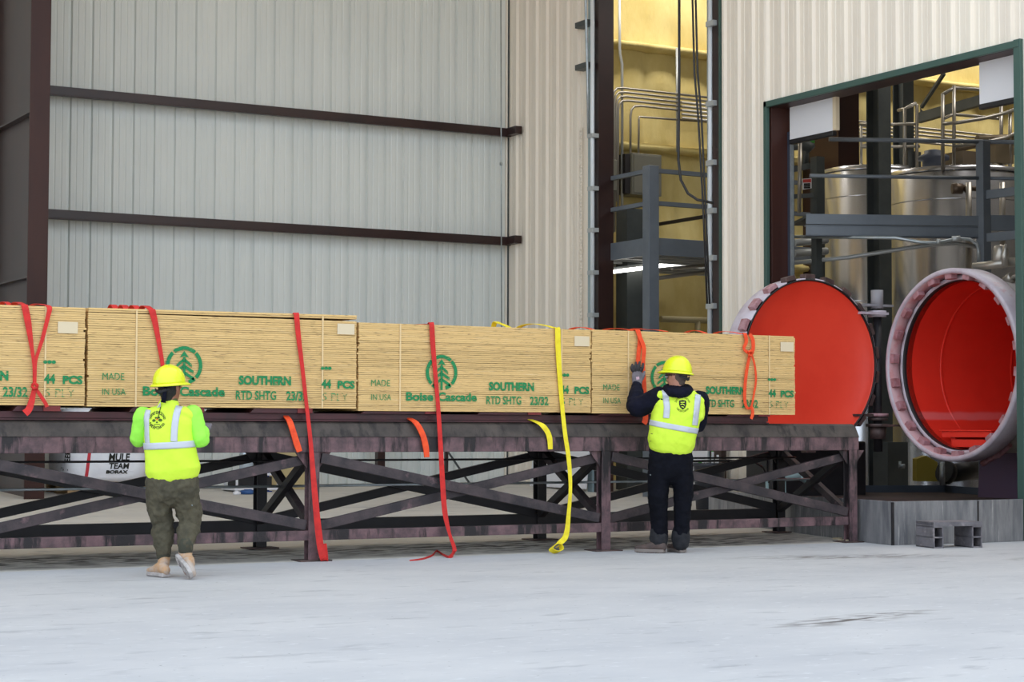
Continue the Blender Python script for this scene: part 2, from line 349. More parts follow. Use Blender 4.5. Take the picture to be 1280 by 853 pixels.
# opening 2 : green trim, brown channel, door track
mb = MB(); mb.box((7.822, O2[1]-.01, .1), (7.875, O2[1]+.05, O2[2]+.06)); mb.box((7.822, O2[0]-.06, O2[2]-.015), (7.875, O2[1]+.05, O2[2]+.06)); struct(mb.build('trim_8', MT['green_trim'], bevel=.004))
mb = MB(); mb.box((7.83, O2[0]-.08, -.05), (7.95, O2[0]+.02, O2[2]+.07)); struct(mb.build('trim_9', MT['green_trim'], bevel=.004))
mb = MB(); mb.box((7.90, O2[1]-.02, .1), (8.22, O2[1]+.06, O2[2]+.2)); mb.box((7.90, O2[0], O2[2]-.01), (8.22, O2[1]+.06, O2[2]+.2)); struct(mb.build('trim_10', MT['brown'], bevel=.004))
mb = MB(); mb.box((8.15, O2[1]-.07, .1), (8.22, O2[1]-.02, 4.95)); struct(mb.build('trim_11', MT['blued']))
mb = MB(); mb.box((8.15, O2[1]-.10, .1), (8.19, O2[1]-.07, 4.8)); struct(mb.build('trim_12', MT['galv']))

# ================================================================== RACK
LT, WD = 3.027, 1.30
rk = thing('steel_loading_rack', 'long mauve grimy steel trestle rack carrying the plywood bundles', 'rack', (0, 0, 0))
X0, X1 = -6.3, 6.13
def zg(y): return fz(y)
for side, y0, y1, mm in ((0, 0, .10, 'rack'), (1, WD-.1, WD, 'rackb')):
    mb = MB(); mb.box((X0, y0, .95), (X1, y1, 1.09)); mb.build('top_beam', MT[mm], rk, bevel=.006)
    lo = y0 if side == 0 else y0-.06
    poly = [(X0, y0-.012, 1.085), (X0, y0+.055, 1.20), (X0, y0+.10, 1.222), (X0, y0+.22, 1.222), (X0, y0+.22, 1.09), (X0, y0, 1.085)] if side == 0 else [(X0, y1, 1.085), (X0, y1-.05, 1.222), (X0, y1-.22, 1.222), (X0, y1-.22, 1.09)]
    mb = MB(); mb.prism(poly, (X1-X0-.0, 0, 0)); mb.build('cap_plate', MT['cap'], rk, bevel=.01)
    ya = y0+.07 if side == 0 else y1-.17
    mb = MB(); mb.box((X0, ya, 1.222), (5.02, ya+.10, 1.234)); mb.box((X0, ya+.04, 1.234), (5.02, ya+.06, 1.278)); mb.box((X0, ya+.02, 1.278), (5.02, ya+.08, 1.292)); mb.box((X0, ya+.015, 1.24), (5.02, ya+.03, 1.285)); mb.build('track_rail', MT['maroon'], rk)
mb = MB(); mb.box((X0, .1, 1.02), (X1-.02, WD-.1, 1.05)); mb.build('deck_plate', MT['rackb'], rk)
for k in range(-2, 3):
    for xx in (k*LT, k*LT+LT/2):
        if X0 < xx < X1: MB().box((xx-.05, .1, .96), (xx+.05, WD-.1, 1.02)).build('cross_beam', MT['rackb'], rk)
for k in (-2, -1, 0, 1, 2):
    x = k*LT
    for side in (0, 1):
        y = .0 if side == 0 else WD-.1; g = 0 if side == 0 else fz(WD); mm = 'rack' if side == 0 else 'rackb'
        mb = MB(); mb.box((x-.05, y, g+.012), (x+.05, y+.012, .95)); mb.box((x-.05, y+.09, g+.012), (x+.05, y+.102, .95)); mb.box((x-.006, y+.012, g+.012), (x+.006, y+.09, .95)); lg = mb.build('leg', MT[mm], rk, bevel=.003)
        MB().box((x-.15, y-.06, g), (x+(.15 if k < 2 else .09), y+.16, g+.012)).build('base_plate', MT['rust'], lg)
        for s in (-1, 1):
            mb = MB(); mb.prism([(x+s*.05, y+.03, .95), (x+s*.17, y+.03, .95), (x+s*.05, y+.03, .80)], (0, .012, 0)); mb.build('gusset', MT[mm], lg)
    # cross frame between the front and rear leg
    MB().bar((x-.02, .1, .90), (x-.02, WD-.1, .30), .07, .07, (1, 0, 0)).build('cross_brace', MT['rackb'], rk, bevel=.004)
    MB().bar((x+.03, .1, .28), (x+.03, WD-.1, .90), .07, .07, (1, 0, 0)).build('cross_brace', MT['rackd'], rk, bevel=.004)
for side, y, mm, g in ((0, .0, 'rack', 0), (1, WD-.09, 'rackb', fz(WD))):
    mb = MB(); mb.box((X0, y+.012, .18+g*.3), (6.0, y+.09, .268+g*.9)); mb.build('bottom_rail', MT[mm], rk, bevel=.005)
for k in range(-3, 2):
    xa, xb = k*LT+.07, (k+1)*LT-.07
    if k == -3: xa = X0
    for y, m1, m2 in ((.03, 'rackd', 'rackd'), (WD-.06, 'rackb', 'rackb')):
        MB().bar((xa, y, .90), (xb, y, .315), .05, .09).build('brace', MT[m1], rk, bevel=.004)
        MB().bar((xa, y+.055, .30), (xb, y+.055, .885), .05, .085).build('brace', MT[m2], rk, bevel=.004)
    MB().tube([(xa-.07, .65, .636), (xb+.07, .65, .636)], .012, 8).build('tie_rod', MT['galv'], rk)
    MB().tube([(xa-.07, .95, .862), (xb+.07, .95, .862)], .010, 8).build('tie_rod', MT['rackb'], rk)
# ================================================================== BUNDLES
def text_geo(s, bold=.02):
    c = bpy.data.curves.new('t', 'FONT'); c.body = s; c.size = 1; c.offset = bold; c.fill_mode = 'FRONT'; c.dimensions = '2D'; c.resolution_u = 3
    o = bpy.data.objects.new('t', c); COL.objects.link(o)
    dg = bpy.context.evaluated_depsgraph_get(); me = bpy.data.meshes.new_from_object(o.evaluated_get(dg))
    vs = [v.co.copy() for v in me.vertices]; fs = [tuple(p.vertices) for p in me.polygons]
    bpy.data.objects.remove(o); bpy.data.curves.remove(c); bpy.data.meshes.remove(me)
    x0 = min(v.x for v in vs); x1 = max(v.x for v in vs); y0 = min(v.y for v in vs); y1 = max(v.y for v in vs)
    return [((v.x-x0)/(x1-x0), (v.y-y0)/(y1-y0)) for v in vs], fs, (x1-x0)/(y1-y0)
TG = {}
def tg(s, bold=.02):
    if (s, bold) not in TG: TG[(s, bold)] = text_geo(s, bold)
    return TG[(s, bold)]
YF = .02
def face_rect(px, shift):    # pixel box on the third bundle -> x0,x1,z0,z1 shifted to another bundle
    xl, xr, yt, yb = px; a = pY(xl, (yt+yb)/2, YF); b = pY(xr, (yt+yb)/2, YF); c = pY((xl+xr)/2, yt, YF); d = pY((xl+xr)/2, yb, YF)
    return a.x+shift, b.x+shift, d.z, c.z
def put_text(mb, s, rect, y, bold=.02):
    v, f, asp = tg(s, bold); x0, x1, z0, z1 = rect
    mb.add([(x0+a*(x1-x0), y, z0+b*(z1-z0)) for a, b in v], f)
def logo(mb, cx, cz, R, y):
    for a0, a1 in ((50, 128), (134, 224), (230, 254), (286, 310), (316, 406)):
        n = 14; vs = []
        for i in range(n+1):
            an = math.radians(a0+(a1-a0)*i/n); vs += [(cx+R*math.cos(an), y, cz+R*math.sin(an)), (cx+.80*R*math.cos(an), y, cz+.80*R*math.sin(an))]
        mb.add(vs, [(2*i, 2*i+1, 2*i+3, 2*i+2) for i in range(n)])
    def q(*p): mb.add([(cx+a*R, y, cz+b*R) for a, b in p], [tuple(range(len(p)))])
    q((-.07, -.98), (.07, -.98), (.07, .45), (-.07, .45))
    q((0, .76), (-.26, .40), (-.0, .50)); q((0, .76), (0, .50), (.26, .40))
    for t, wd in ((.36, .42), (.02, .52), (-.32, .54)):
        for s in (-1, 1): q((s*.05, t), (s*wd, t-.30), (s*wd, t-.48), (s*.05, t-.18))
SX = [(-4.49, -2.055), (-2.03, .405), (.425, 2.865), (2.875, 5.315)]
ZT = [2.150, 2.150, 2.106, 2.112]; ZB = [1.34, 1.335, 1.317, 1.312]
WHO = ['leftmost plywood bundle, cut by the left edge, tied with a crossed red strap', 'plywood bundle second from left, raised top sheet, behind the worker in olive trousers', 'plywood bundle third from left, under the yellow strap', 'rightmost plywood bundle, in front of the round red door']
sheet_me = None
REF = .425
for k in range(4):
    x0, x1 = SX[k]; zb, zt = ZB[k], ZT[k]; n = 44; L = x1-x0; pitch = (zt-zb)/n
    b = thing('plywood_bundle', WHO[k], 'plywood bundle', ((x0+x1)/2, .62, zb), 'plywood bundles on the rack')
    if sheet_me is None:
        sheet_me = bpy.data.meshes.new('sheet'); t = MB().box((-1.2175, -.60, -.0084), (1.2175, .60, .0084))
        sheet_me.from_pydata([tuple(v) for v in t.v], [], t.f); sheet_me.materials.append(MT['ply']); sheet_me.update()
    rs = random.Random(11+k); drift = 0
    for i in range(n):
        o = bpy.data.objects.new('sheet', sheet_me); COL.objects.link(o); o.parent = b
        drift = .7*drift+rs.uniform(-.003, .003)
        dz = (i+.5)*pitch; tilt = 0
        if k == 1 and i >= n-2: dz += .010; tilt = -.006
        o.location = (drift+(.012 if rs.random() < .06 else 0)*rs.choice((-1, 1)), rs.uniform(-.002, .002), dz)
        o.rotation_euler = (0, tilt, rs.uniform(-.0006, .0006)); o.scale = (1, 1, min(1, (pitch-.0007)/.0168) if rs.random() > .16 else (pitch-.0042)/.0168)
    sh = x0-REF
    for xb in (pY(500.5, 460, YF).x-.43+x0, x1-.33):
        mb = MB(); mb.box((xb-.008, .0125, zb), (xb+.008, .0145, zt)); mb.build('strapping_band', mat('pale_band', S(222, 192, 142), .5) if 'pale_band' not in bpy.data.materials else bpy.data.materials['pale_band'], b)
    yl = .0105; dzk = zb-1.317
    def R_(px): r = face_rect(px, sh); return (r[0], r[1], r[2]+dzk, r[3]+dzk)
    lc = pY(551.5, 466, YF); rr = (pY(570.6, 466, YF).x-pY(532.3, 466, YF).x)/2
    mb = MB(); logo(mb, lc.x+sh, lc.z+dzk, rr*1.03, yl); mb.build('stencil_logo', MT['ink_g'], b)
    for s_, px_, bo_, mm_ in (('Boise', (507, 541, 490.5, 501.5), .035, 'ink_g'), ('Cascade', (546.5, 595.5, 491, 502), .035, 'ink_g'), ('SOUTHERN', (610.5, 667, 478, 489), .05, 'ink_g'), ('23/32', (662, 685, 496, 507), .03, 'ink_g'), ('PCS', (717.5, 736, 483.5, 493), .05, 'ink_g'),
                              ('RTD SHTG', (607.5, 651, 495.5, 506), .02, 'ink_g'), ('MADE', (463.5, 487, 475, 483), .0, 'ink_g'), ('IN USA', (463.5, 488.5, 493, 500.5), .0, 'ink_g'), ('44', (700, 710.5, 482, 492.5), .04, 'ink_g'), ('...', (699, 711, 467, 471), .05, 'ink_g'), ('5 PLY', (701, 729, 498, 507), 0, 'ink_f')):
        mb = MB(); put_text(mb, s_, R_(px_), yl, bo_); mb.build('stencil_word', MT[mm_], b)
    lw = pY(735, 426, YF).x-pY(717, 426, YF).x
    zc = pY(728, 426.5, YF).z-2.106+zt-(.06 if k == 0 else 0)
    xc = x1-.02 if k else x1-.06
    mb = MB(); mb.box((xc-lw-.01, .0095, zc-.05), (xc-.005, .0115, zc+.045)); mb.build('paper_label', MT['whitef'], b)
# bolsters under the bundles
BOL = ['under the left part of the leftmost bundle', 'under the right part of the leftmost bundle', 'under the left part of the second bundle, behind the worker', 'under the right part of the second bundle', 'under the left part of the third bundle', 'under the right part of the third bundle', 'under the left part of the rightmost bundle', 'under the right end of the rightmost bundle']
for i, (xa, xb, wh) in enumerate(((-4.2, -3.6, 0), (-2.6, -2.27, 0), (-1.63, -1.03, 1), (-.55, -.03, 1), (.5, 1.22, 2), (1.68, 2.3, 2), (3.0, 3.7, 3), (4.5, 4.98, 3))):
    z0 = 1.292; z1 = ZB[wh]-.001
    bo = thing('steel_bolster', 'maroon bolster '+BOL[i], 'bolster', ((xa+xb)/2, .62, z0), 'bolsters under the plywood')
    mb = MB(); mb.prism([(xa-.04, .04, z0), (xb+.04, .04, z0), (xb, .04, z1), (xa, .04, z1)], (0, 1.16, 0)); mb.build('body', MT['maroon'], bo, bevel=.003)
    mb = MB(); mb.box((xb-.12, .03, z0+.002), (xb+.02, .04, z1)); mb.build('stop_plate', mat('red_maroon', S(120, 40, 40), .6) if 'red_maroon' not in bpy.data.materials else bpy.data.materials['red_maroon'], bo)
# ================================================================== STRAPS
def ribbon(mb, pts, wdir, wd, th=.004, sub=4):
    pts = [Vector(p) for p in pts]; n = len(pts)
    wds = wd if isinstance(wd, (list, tuple)) else [wd]*n
    wv = wdir if isinstance(wdir, list) else [wdir]*n; wv = [Vector(q).normalized() for q in wv]
    P, W, D = [], [], []
    for i in range(n-1):
        p0, p1, p2, p3 = pts[max(i-1, 0)], pts[i], pts[i+1], pts[min(i+2, n-1)]
        for j in range(sub):
            t = j/sub; P.append(.5*((2*p1)+(p2-p0)*t+(2*p0-5*p1+4*p2-p3)*t*t+(3*p1-p0-3*p2+p3)*t**3)); W.append(wds[i]*(1-t)+wds[i+1]*t); D.append((wv[i]*(1-t)+wv[i+1]*t).normalized())
    P.append(pts[-1]); W.append(wds[-1]); D.append(wv[-1]); vs = []
    for i, p in enumerate(P):
        t = (P[min(i+1, len(P)-1)]-P[max(i-1, 0)]).normalized(); s = D[i]-t*D[i].dot(t)
        s.normalize(); nn = t.cross(s)*(th/2); s = s*(W[i]/2)
        vs += [p-s-nn, p+s-nn, p+s+nn, p-s+nn]
    m = len(P); fs = [(0, 1, 2, 3), (4*m-1, 4*m-2, 4*m-3, 4*m-4)]
    for i in range(m-1):
        for a in range(4): b = (a+1) % 4; fs.append((4*i+a, 4*i+4+a, 4*i+4+b, 4*i+b))
    return mb.add(vs, fs, False)
EX = (1, 0, 0)
def fp(x, y, Y=-.004): return pY(x, y, Y)
def loop_back(k, x, bumps, amp=.02, xe=None):       # over the top of bundle k towards the rear edge
    z = ZT[k]+.006; xe = x if xe is None else xe
    pts = []
    for i in range(13):
        t = i/12; pts.append((x+(xe-x)*t, .03+t*1.17, z+(amp+.075*t*(1 if bumps > 1 else .3))*abs(math.sin(math.pi*bumps*t))**.7))
    return pts+[(xe, 1.245, z-.03), (xe, 1.25, z-.35), (xe, 1.25, z-.78)]
def strap(name, label, matn, base, group='webbing straps on the plywood'): return thing(name, label, 'strap', base, group)
# 1 crossed red strap on the leftmost bundle
st = strap('webbing_strap', 'red webbing strap crossed and knotted on the leftmost plywood bundle', 'redstrap', fp(43, 490))
mb = MB(); xl = fp(31, 384).x; ribbon(mb, loop_back(0, xl, 3, .02)[::-1]+[fp(31, 383), fp(35, 403), fp(40, 437), fp(42.5, 458, -.012), fp(43, 482, -.014)], EX, [.045]*16+[.055, .055, .03, .025, .025]); mb.build('left_run', MT['redstrap'], st)
mb = MB(); xr = fp(61, 387).x; ribbon(mb, loop_back(0, xr, 2, .012)[::-1]+[fp(62, 386), fp(60, 396), fp(53, 424), fp(45, 450, -.008), fp(44, 468, -.018), fp(43.5, 482, -.018)], EX, [.045]*16+[.042, .035, .03, .026, .024, .024]); mb.build('right_run', MT['redstrap'], st)
mb = MB(); mb.tube([fp(40, 482, -.015), fp(43, 479.5, -.03), fp(46.5, 482, -.03), fp(46, 485.5, -.03), fp(42, 486, -.028), fp(40, 482.5, -.018)], [.012, .016, .016, .016, .015, .012], 10); mb.build('knot', MT['redstrap'], st)
mb = MB(); ribbon(mb, [fp(43, 485, -.02), fp(40, 500, -.03), fp(36, 512, -.05), fp(31, 517, -.06)], EX, [.03, .05, .055, .06]); mb.build('tail', MT['redstrap'], st)
mb = MB(); ribbon(mb, [fp(44, 485, -.02), fp(50, 494, -.025), fp(56, 503, -.03), fp(59, 509, -.03)], EX, [.025, .03, .03, .03]); mb.build('tail', MT['redstrap'], st)
# 2 short red strap second bundle
st = strap('webbing_strap', 'red webbing strap hanging down behind the yellow hard hat on the left', 'redstrap', fp(203, 470))
mb = MB(); x = fp(190, 389).x; ribbon(mb, loop_back(1, x, 4, .028)[::-1]+[fp(190, 388), fp(194, 404), fp(198, 425), fp(203, 455), fp(206, 485), fp(209, 512)], EX, [.055]*16+[.06, .05, .04, .034, .03, .03]); mb.build('webbing', MT['redstrap'], st)
# 3 long red strap to the floor
st = strap('webbing_strap', 'long red webbing strap hanging past the rack leg to the floor, second bundle', 'redstrap', fp(405, 698))
mb = MB(); x = fp(370.5, 394).x; ribbon(mb, loop_back(1, x, 1, .008)[::-1]+[fp(370.5, 393), fp(373, 420), fp(378, 460), fp(383, 505), fp(388, 550, -.03), fp(392, 600, -.06), fp(396, 645, -.075), fp(400, 680, -.08), fp(404, 698, -.085), fp(407, 699, -.05), fp(405.5, 680, -.05)], EX, [.055]*16+[.05, .046, .036, .034, .038, .05, .06, .064, .062, .05, .04]); mb.build('webbing', MT['redstrap'], st)
# 4 red strap third bundle trailing on the floor
st = strap('webbing_strap', 'red webbing strap trailing onto the floor, third plywood bundle', 'redstrap', fp(560, 694))
mb = MB(); x = fp(539, 406).x
flr = lambda x, y: pZ(x, y, .008)
pp = [fp(539.5, 405), fp(541, 430), fp(543.5, 460), fp(547, 500), fp(550, 545, -.03), fp(553, 600, -.05), fp(556, 640, -.06), fp(562, 668, -.07), fp(568, 686, -.08), fp(566, 693, -.12), flr(561, 697), flr(553, 694), flr(546, 691), flr(540, 695), flr(528, 699), flr(512, 701)]
wv = [EX]*(16+9)+[(0, 0, 1)]*7
ribbon(mb, loop_back(2, x, 1, .006)[::-1]+pp, wv, [.05]*16+[.05, .05, .042, .04, .044, .05, .052, .03, .04, .05, .03, .03, .05, .02, .016, .01]); mb.build('webbing', MT['redstrap'], st)
# 5 yellow strap
st = strap('webbing_strap', 'yellow webbing strap hanging to the floor in a curled end', 'yellow', fp(697, 690))
mb = MB(); x = fp(696, 411).x
yp = [fp(697, 411), fp(697.5, 430), fp(699, 460), fp(702, 500), fp(706, 540, -.03), fp(711, 575, -.05), fp(713, 610, -.06), fp(711, 640, -.07), fp(708, 668, -.09), fp(701, 678, -.12), fp(693, 682, -.14), fp(689, 687, -.15), fp(695, 690.5, -.15), fp(702, 688, -.13), fp(700, 682, -.11), fp(695, 685, -.10)]
ribbon(mb, loop_back(2, x, 1.5, .035)[::-1]+yp, [EX]*(16+10)+[(.3, -1, .5)]*6, [.055]*16+[.058, .058, .052, .044, .044, .046, .036, .04, .056, .05, .05, .06, .06, .06, .05, .04], .005); mb.build('webbing', MT['yellow'], st)
# 6 orange strap held by the worker
st = strap('webbing_strap', 'orange webbing strap being gripped by the worker in the navy hoodie', 'orange', fp(803, 480))
mb = MB(); x = fp(797, 414).x
ribbon(mb, loop_back(3, x, 2, .012, x-.1)[::-1]+[fp(797, 413), fp(800, 425, -.008), fp(798, 445, -.012), fp(797, 470, -.012), fp(798, 500, -.01), fp(802, 516, -.01)], EX, [.06]*16+[.05, .05, .045, .05, .05, .05]); mb.build('webbing', MT['orange'], st)
mb = MB(); ribbon(mb, [fp(797, 414, -.005), fp(801, 424, -.02), fp(805, 436, -.03), fp(804, 455, -.03), fp(805, 475, -.03), fp(806, 500, -.02), fp(807, 522, -.02), fp(805, 530, -.04)], EX, [.04, .045, .045, .04, .045, .05, .06, .05]); mb.build('tail', MT['orange'], st)
mb = MB(); x2 = fp(838, 416).x; ribbon(mb, [(x2, .08, ZT[3]+.010), (x2+.05, .3, ZT[3]+.035), (x2+.12, .6, ZT[3]+.055), (x2+.16, .9, ZT[3]+.075), (x2+.18, 1.1, ZT[3]+.006)], EX, .06); mb.build('slack', MT['orange'], st)
# 7 orange strap right end
st = strap('webbing_strap', 'orange webbing strap tied in a loop near the right end of the rightmost bundle', 'orange', fp(938, 470))
mb = MB(); x = fp(931, 418).x; ribbon(mb, loop_back(3, x, 2, .02, x+.05)[::-1]+[fp(931, 417), fp(933, 427, -.01), fp(930, 436, -.015), fp(936, 441, -.02), fp(941, 438, -.02), fp(941, 425, -.015), fp(937, 418, -.006)], EX, [.05]*16+[.045, .04, .03, .035, .04, .045, .04]); mb.build('webbing', MT['orange'], st)
mb = MB(); ribbon(mb, [fp(938, 440, -.018), fp(934, 460, -.012), fp(931.5, 480, -.01), fp(931, 500, -.01), fp(934, 510, -.014), fp(939, 509, -.016), fp(942, 495, -.014), fp(945, 475, -.012), fp(943, 455, -.014), fp(939, 442, -.022)], EX, [.03, .036, .036, .036, .03, .02, .022, .024, .022, .024]); mb.build('loop', MT['orange'], st)
mb = MB(); ribbon(mb, [fp(939, 507, -.02), fp(941, 516, -.022), fp(939, 524, -.03)], EX, [.03, .036, .03]); mb.build('tail', MT['orange'], st)
mb = MB(); mb.tube([fp(935, 441, -.03), fp(938, 438.5, -.04), fp(941.5, 441, -.04), fp(939, 445, -.04), fp(935.5, 443.5, -.03)], .012, 8); mb.build('knot', MT['orange'], st)
# hanging strap ends under the bundles
for lab, mt_, pts in (('short orange strap end hanging over the rack beam beside the rack leg', 'orange', [(357, 520, .10), (362, 527, -.005), (367, 542, -.03), (371, 555, -.035), (374.5, 565, -.04)]),
                      ('short orange strap end hanging over the rack beam left of the trailing red strap', 'orange', [(511, 523, .10), (520, 529, -.005), (528, 543, -.03), (532, 558, -.035), (533.5, 572, -.04)]),
                      ('short yellow strap end hanging over the rack beam left of the yellow strap', 'yellow', [(661, 524, .10), (675, 530, -.005), (683, 538, -.025), (687, 548, -.03), (688, 562, -.035)])):
    P_ = [pY(*p) for p in pts]; st = strap('strap_end', lab, mt_, P_[-1], 'strap ends hanging under the bundles')
    mb = MB(); ribbon(mb, P_, EX, [.05, .055, .055, .058, .05], .014 if mt_ == 'orange' else .005); mb.build('webbing', MT[mt_], st, bevel=.003)
# ================================================================== PRESSURE VESSEL
CX, CY, CZ, RO = 8.40, 1.10, 1.915, 1.115
pv = thing('pressure_vessel', 'long pale steel treating cylinder with red inside and open round door', 'pressure vessel', (CX, CY, 0))
axX = (1, 0, 0); og = (CX, CY, CZ)
MB().lathe([(1.02, .30), (1.02, 12.0), (.99, 12.0), (.99, .30)], og, axX, 96, closed=True).build('shell', mat('pale_shell_paint', S(186, 178, 170), .5, 0, S(168, 160, 154), 2), pv)
MB().lathe([(1.055, 0), (1.10, 0), (RO, .02), (RO, .27), (1.09, .30), (1.02, .36), (1.02, .30), (1.055, .26)], og, axX, 96, closed=True).build('locking_ring', MT['ring'], pv)
MB().lathe([(1.055, .20), (1.055, .30), (.988, .30), (.988, .165), (1.03, .165)], og, axX, 96, closed=True).build('inner_flange', MT['ring'], pv); MB().lathe([(1.056, .018), (1.050, .018), (1.050, .20), (1.056, .20)], og, axX, 96, closed=True).build('ring_bore', mat('rose_stained_bore', S(206, 166, 168), .5, 0, S(196, 110, 108), 3, .5, .7), pv)
MB().lathe([(.99, .165), (.99, .30), (.975, .30), (.975, .18)], og, axX, 96, closed=True).build('door_seal', MT['seal'], pv)
def liner_mat():
    m = mat('red_vessel_liner', S(240, 58, 42), .3, 0, S(232, 52, 38), 1.5, spec=.5); N, L, b = nodes(m)
    tc = N.new('ShaderNodeTexCoord'); sx = N.new('ShaderNodeSeparateXYZ'); L.new(tc.outputs['Object'], sx.inputs[0])
    src = b.inputs['Base Color'].links[0].from_socket
    # pale band painting a reflection of daylight onto the lower enamel
    n = N.new('ShaderNodeTexNoise'); n.inputs['Scale'].default_value = 3; L.new(tc.outputs['Object'], n.inputs['Vector'])
    ad = N.new('ShaderNodeMath'); ad.operation = 'MULTIPLY_ADD'; ad.inputs[1].default_value = .05; L.new(n.outputs[0], ad.inputs[0]); L.new(sx.outputs[2], ad.inputs[2])
    r1 = N.new('ShaderNodeMapRange'); r1.inputs[1].default_value = 1.30; r1.inputs[2].default_value = 1.325; L.new(ad.outputs[0], r1.inputs[0])
    r2 = N.new('ShaderNodeMapRange'); r2.inputs[1].default_value = 1.42; r2.inputs[2].default_value = 1.385; L.new(ad.outputs[0], r2.inputs[0])
    mu = N.new('ShaderNodeMath'); mu.operation = 'MULTIPLY'; L.new(r1.outputs[0], mu.inputs[0]); L.new(r2.outputs[0], mu.inputs[1])
    m2 = N.new('ShaderNodeMath'); m2.operation = 'MULTIPLY'; m2.inputs[1].default_value = .55; L.new(mu.outputs[0], m2.inputs[0])
    x = N.new('ShaderNodeMix'); x.data_type = 'RGBA'; L.new(m2.outputs[0], x.inputs[0]); L.new(src, x.inputs[6]); x.inputs[7].default_value = (*S(226, 130, 130), 1); L.new(x.outputs[2], b.inputs['Base Color']); return m
lm = liner_mat()
MB().lathe([(.975, .22), (.975, 11.9), (.01, 11.95)], og, axX, 96).build('liner', lm, pv)
for h in (.75, 1.9, 4.2): MB().lathe([(.974, h), (.966, h+.01), (.966, h+.03), (.974, h+.04)], og, axX, 96).build('weld_seam', lm, pv)
NL = 22
for k in range(NL):
    an = 2*math.pi*(k+.35)/NL; rr = Vector((0, math.cos(an), math.sin(an))); tt = Vector((0, -math.sin(an), math.cos(an))); c = Vector(og)
    mb = MB(); mb.add([c+Vector((x, 0, 0))+rr*r+tt*w for x in (.025, .125) for (r, w) in ((1.06, -.058), (1.06, .058), (.992, .052), (.992, -.052))], [(0, 1, 2, 3), (7, 6, 5, 4), (0, 4, 5, 1), (1, 5, 6, 2), (2, 6, 7, 3), (3, 7, 4, 0)])
    mb.build('ring_lug', MT['lug'], pv, bevel=.006)
# track frame inside
mb = MB(); mb.box((8.66, CY-.40, 1.08), (8.74, CY+.42, 1.15)); mb.box((8.64, CY-.42, 1.15), (9.4, CY+.44, 1.165)); mb.build('track_cross_beam', lm, pv, bevel=.004)
mb = MB(); mb.box((8.68, CY-.28, .965), (9.3, CY+.28, 1.055)); mb.box((8.72, CY-.34, 1.055), (18, CY-.26, 1.10)); mb.box((8.72, CY+.26, 1.055), (18, CY+.34, 1.10)); mb.build('track_frame', lm, pv, bevel=.004)
# saddle legs of the vessel
for x in (9.6, 13.5):
    mb = MB(); mb.prism([(x, CY-.85, 0), (x, CY+.85, 0), (x, CY+.75, 1.15), (x, CY+.4, .93), (x, CY-.4, .93), (x, CY-.75, 1.15)], (.3, 0, 0)); mb.build('saddle', MT['purple'] if x < 10 else MT['structd'], pv)
# valves on top and pipework at the side
vz = lambda x, y: pX(x, y, 9.3)
mb = MB(); a = pX(1247, 335, 9.3); mb.tube([a, a+Vector((.05, 0, .16)), a+Vector((.06, 0, .24)), a+Vector((.08, 0, .26))], [.06, .09, .09, .03], 14); mb.tube([a+Vector((-.15, .25, .02)), a+Vector((.1, -.25, .06))], .05, 12); mb.tube([a+Vector((0, -.2, .05)), a+Vector((.1, -.75, .02))], .055, 12); mb.build('valve_body', MT['pipe'], pv)
mb = MB(); b2 = pX(1256, 333, 9.2); mb.tube([b2, pX(1256, 318, 9.2), pX(1257, 305, 9.2)], [.035, .045, .015], 12); mb.build('relief_valve', MT['pipe'], pv)
mb = MB(); mb.tube([pX(1262, 350, 9.0), pX(1272, 345, 9.0), pX(1282, 362, 9.0)], .035, 10); mb.tube([pX(1258, 352, 9.0), pX(1266, 346, 9.0)], .06, 12); mb.build('valve_stub', MT['pipe'], pv)
mb = MB(); mb.tube([pX(1228, 580, 8.85), pX(1238, 574, 8.85), pX(1252, 566, 8.85), pX(1262, 556, 8.85)], .035, 10); mb.tube([pX(1246, 570, 8.85), pX(1250, 562, 8.85)], .05, 10); mb.build('drain_pipe', MT['lug'], pv)
# ---- door, swung a quarter turn open to the left
DX, DY, DZ = 7.345, 2.30, 1.945; od = (DX, DY, DZ); axY = (0, 1, 0)
door = MB().lathe([(.985, -.005), (.985, .015), (.96, .02), (.90, .06), (.7, .135), (.45, .185), (.2, .205), (.001, .21)], od, axY, 96).build('door', MT['red'], pv)
MB().lathe([(.985, .0), (1.005, .0), (1.005, .30), (.985, .36), (.88, .52), (.65, .66), (.3, .75), (.001, .77), (.001, .72), (.5, .66), (.9, .40), (.985, .2)], od, axY, 96).build('door_dish', MT['ring'], door)
MB().lathe([(.972, -.012), (.99, -.012), (.99, .01), (.972, .01)], od, axY, 96, closed=True).build('door_gasket', MT['seal'], door)
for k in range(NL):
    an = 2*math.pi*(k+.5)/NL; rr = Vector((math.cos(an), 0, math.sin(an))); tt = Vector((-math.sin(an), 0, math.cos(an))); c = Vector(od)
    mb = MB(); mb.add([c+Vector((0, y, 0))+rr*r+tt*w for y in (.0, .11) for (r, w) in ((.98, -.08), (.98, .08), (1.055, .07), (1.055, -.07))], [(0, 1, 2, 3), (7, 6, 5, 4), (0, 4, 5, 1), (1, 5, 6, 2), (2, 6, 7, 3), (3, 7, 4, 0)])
    mb.build('door_lug', MT['lugd'] if math.cos(an) > -.45 else MT['lug'], door, bevel=.006)
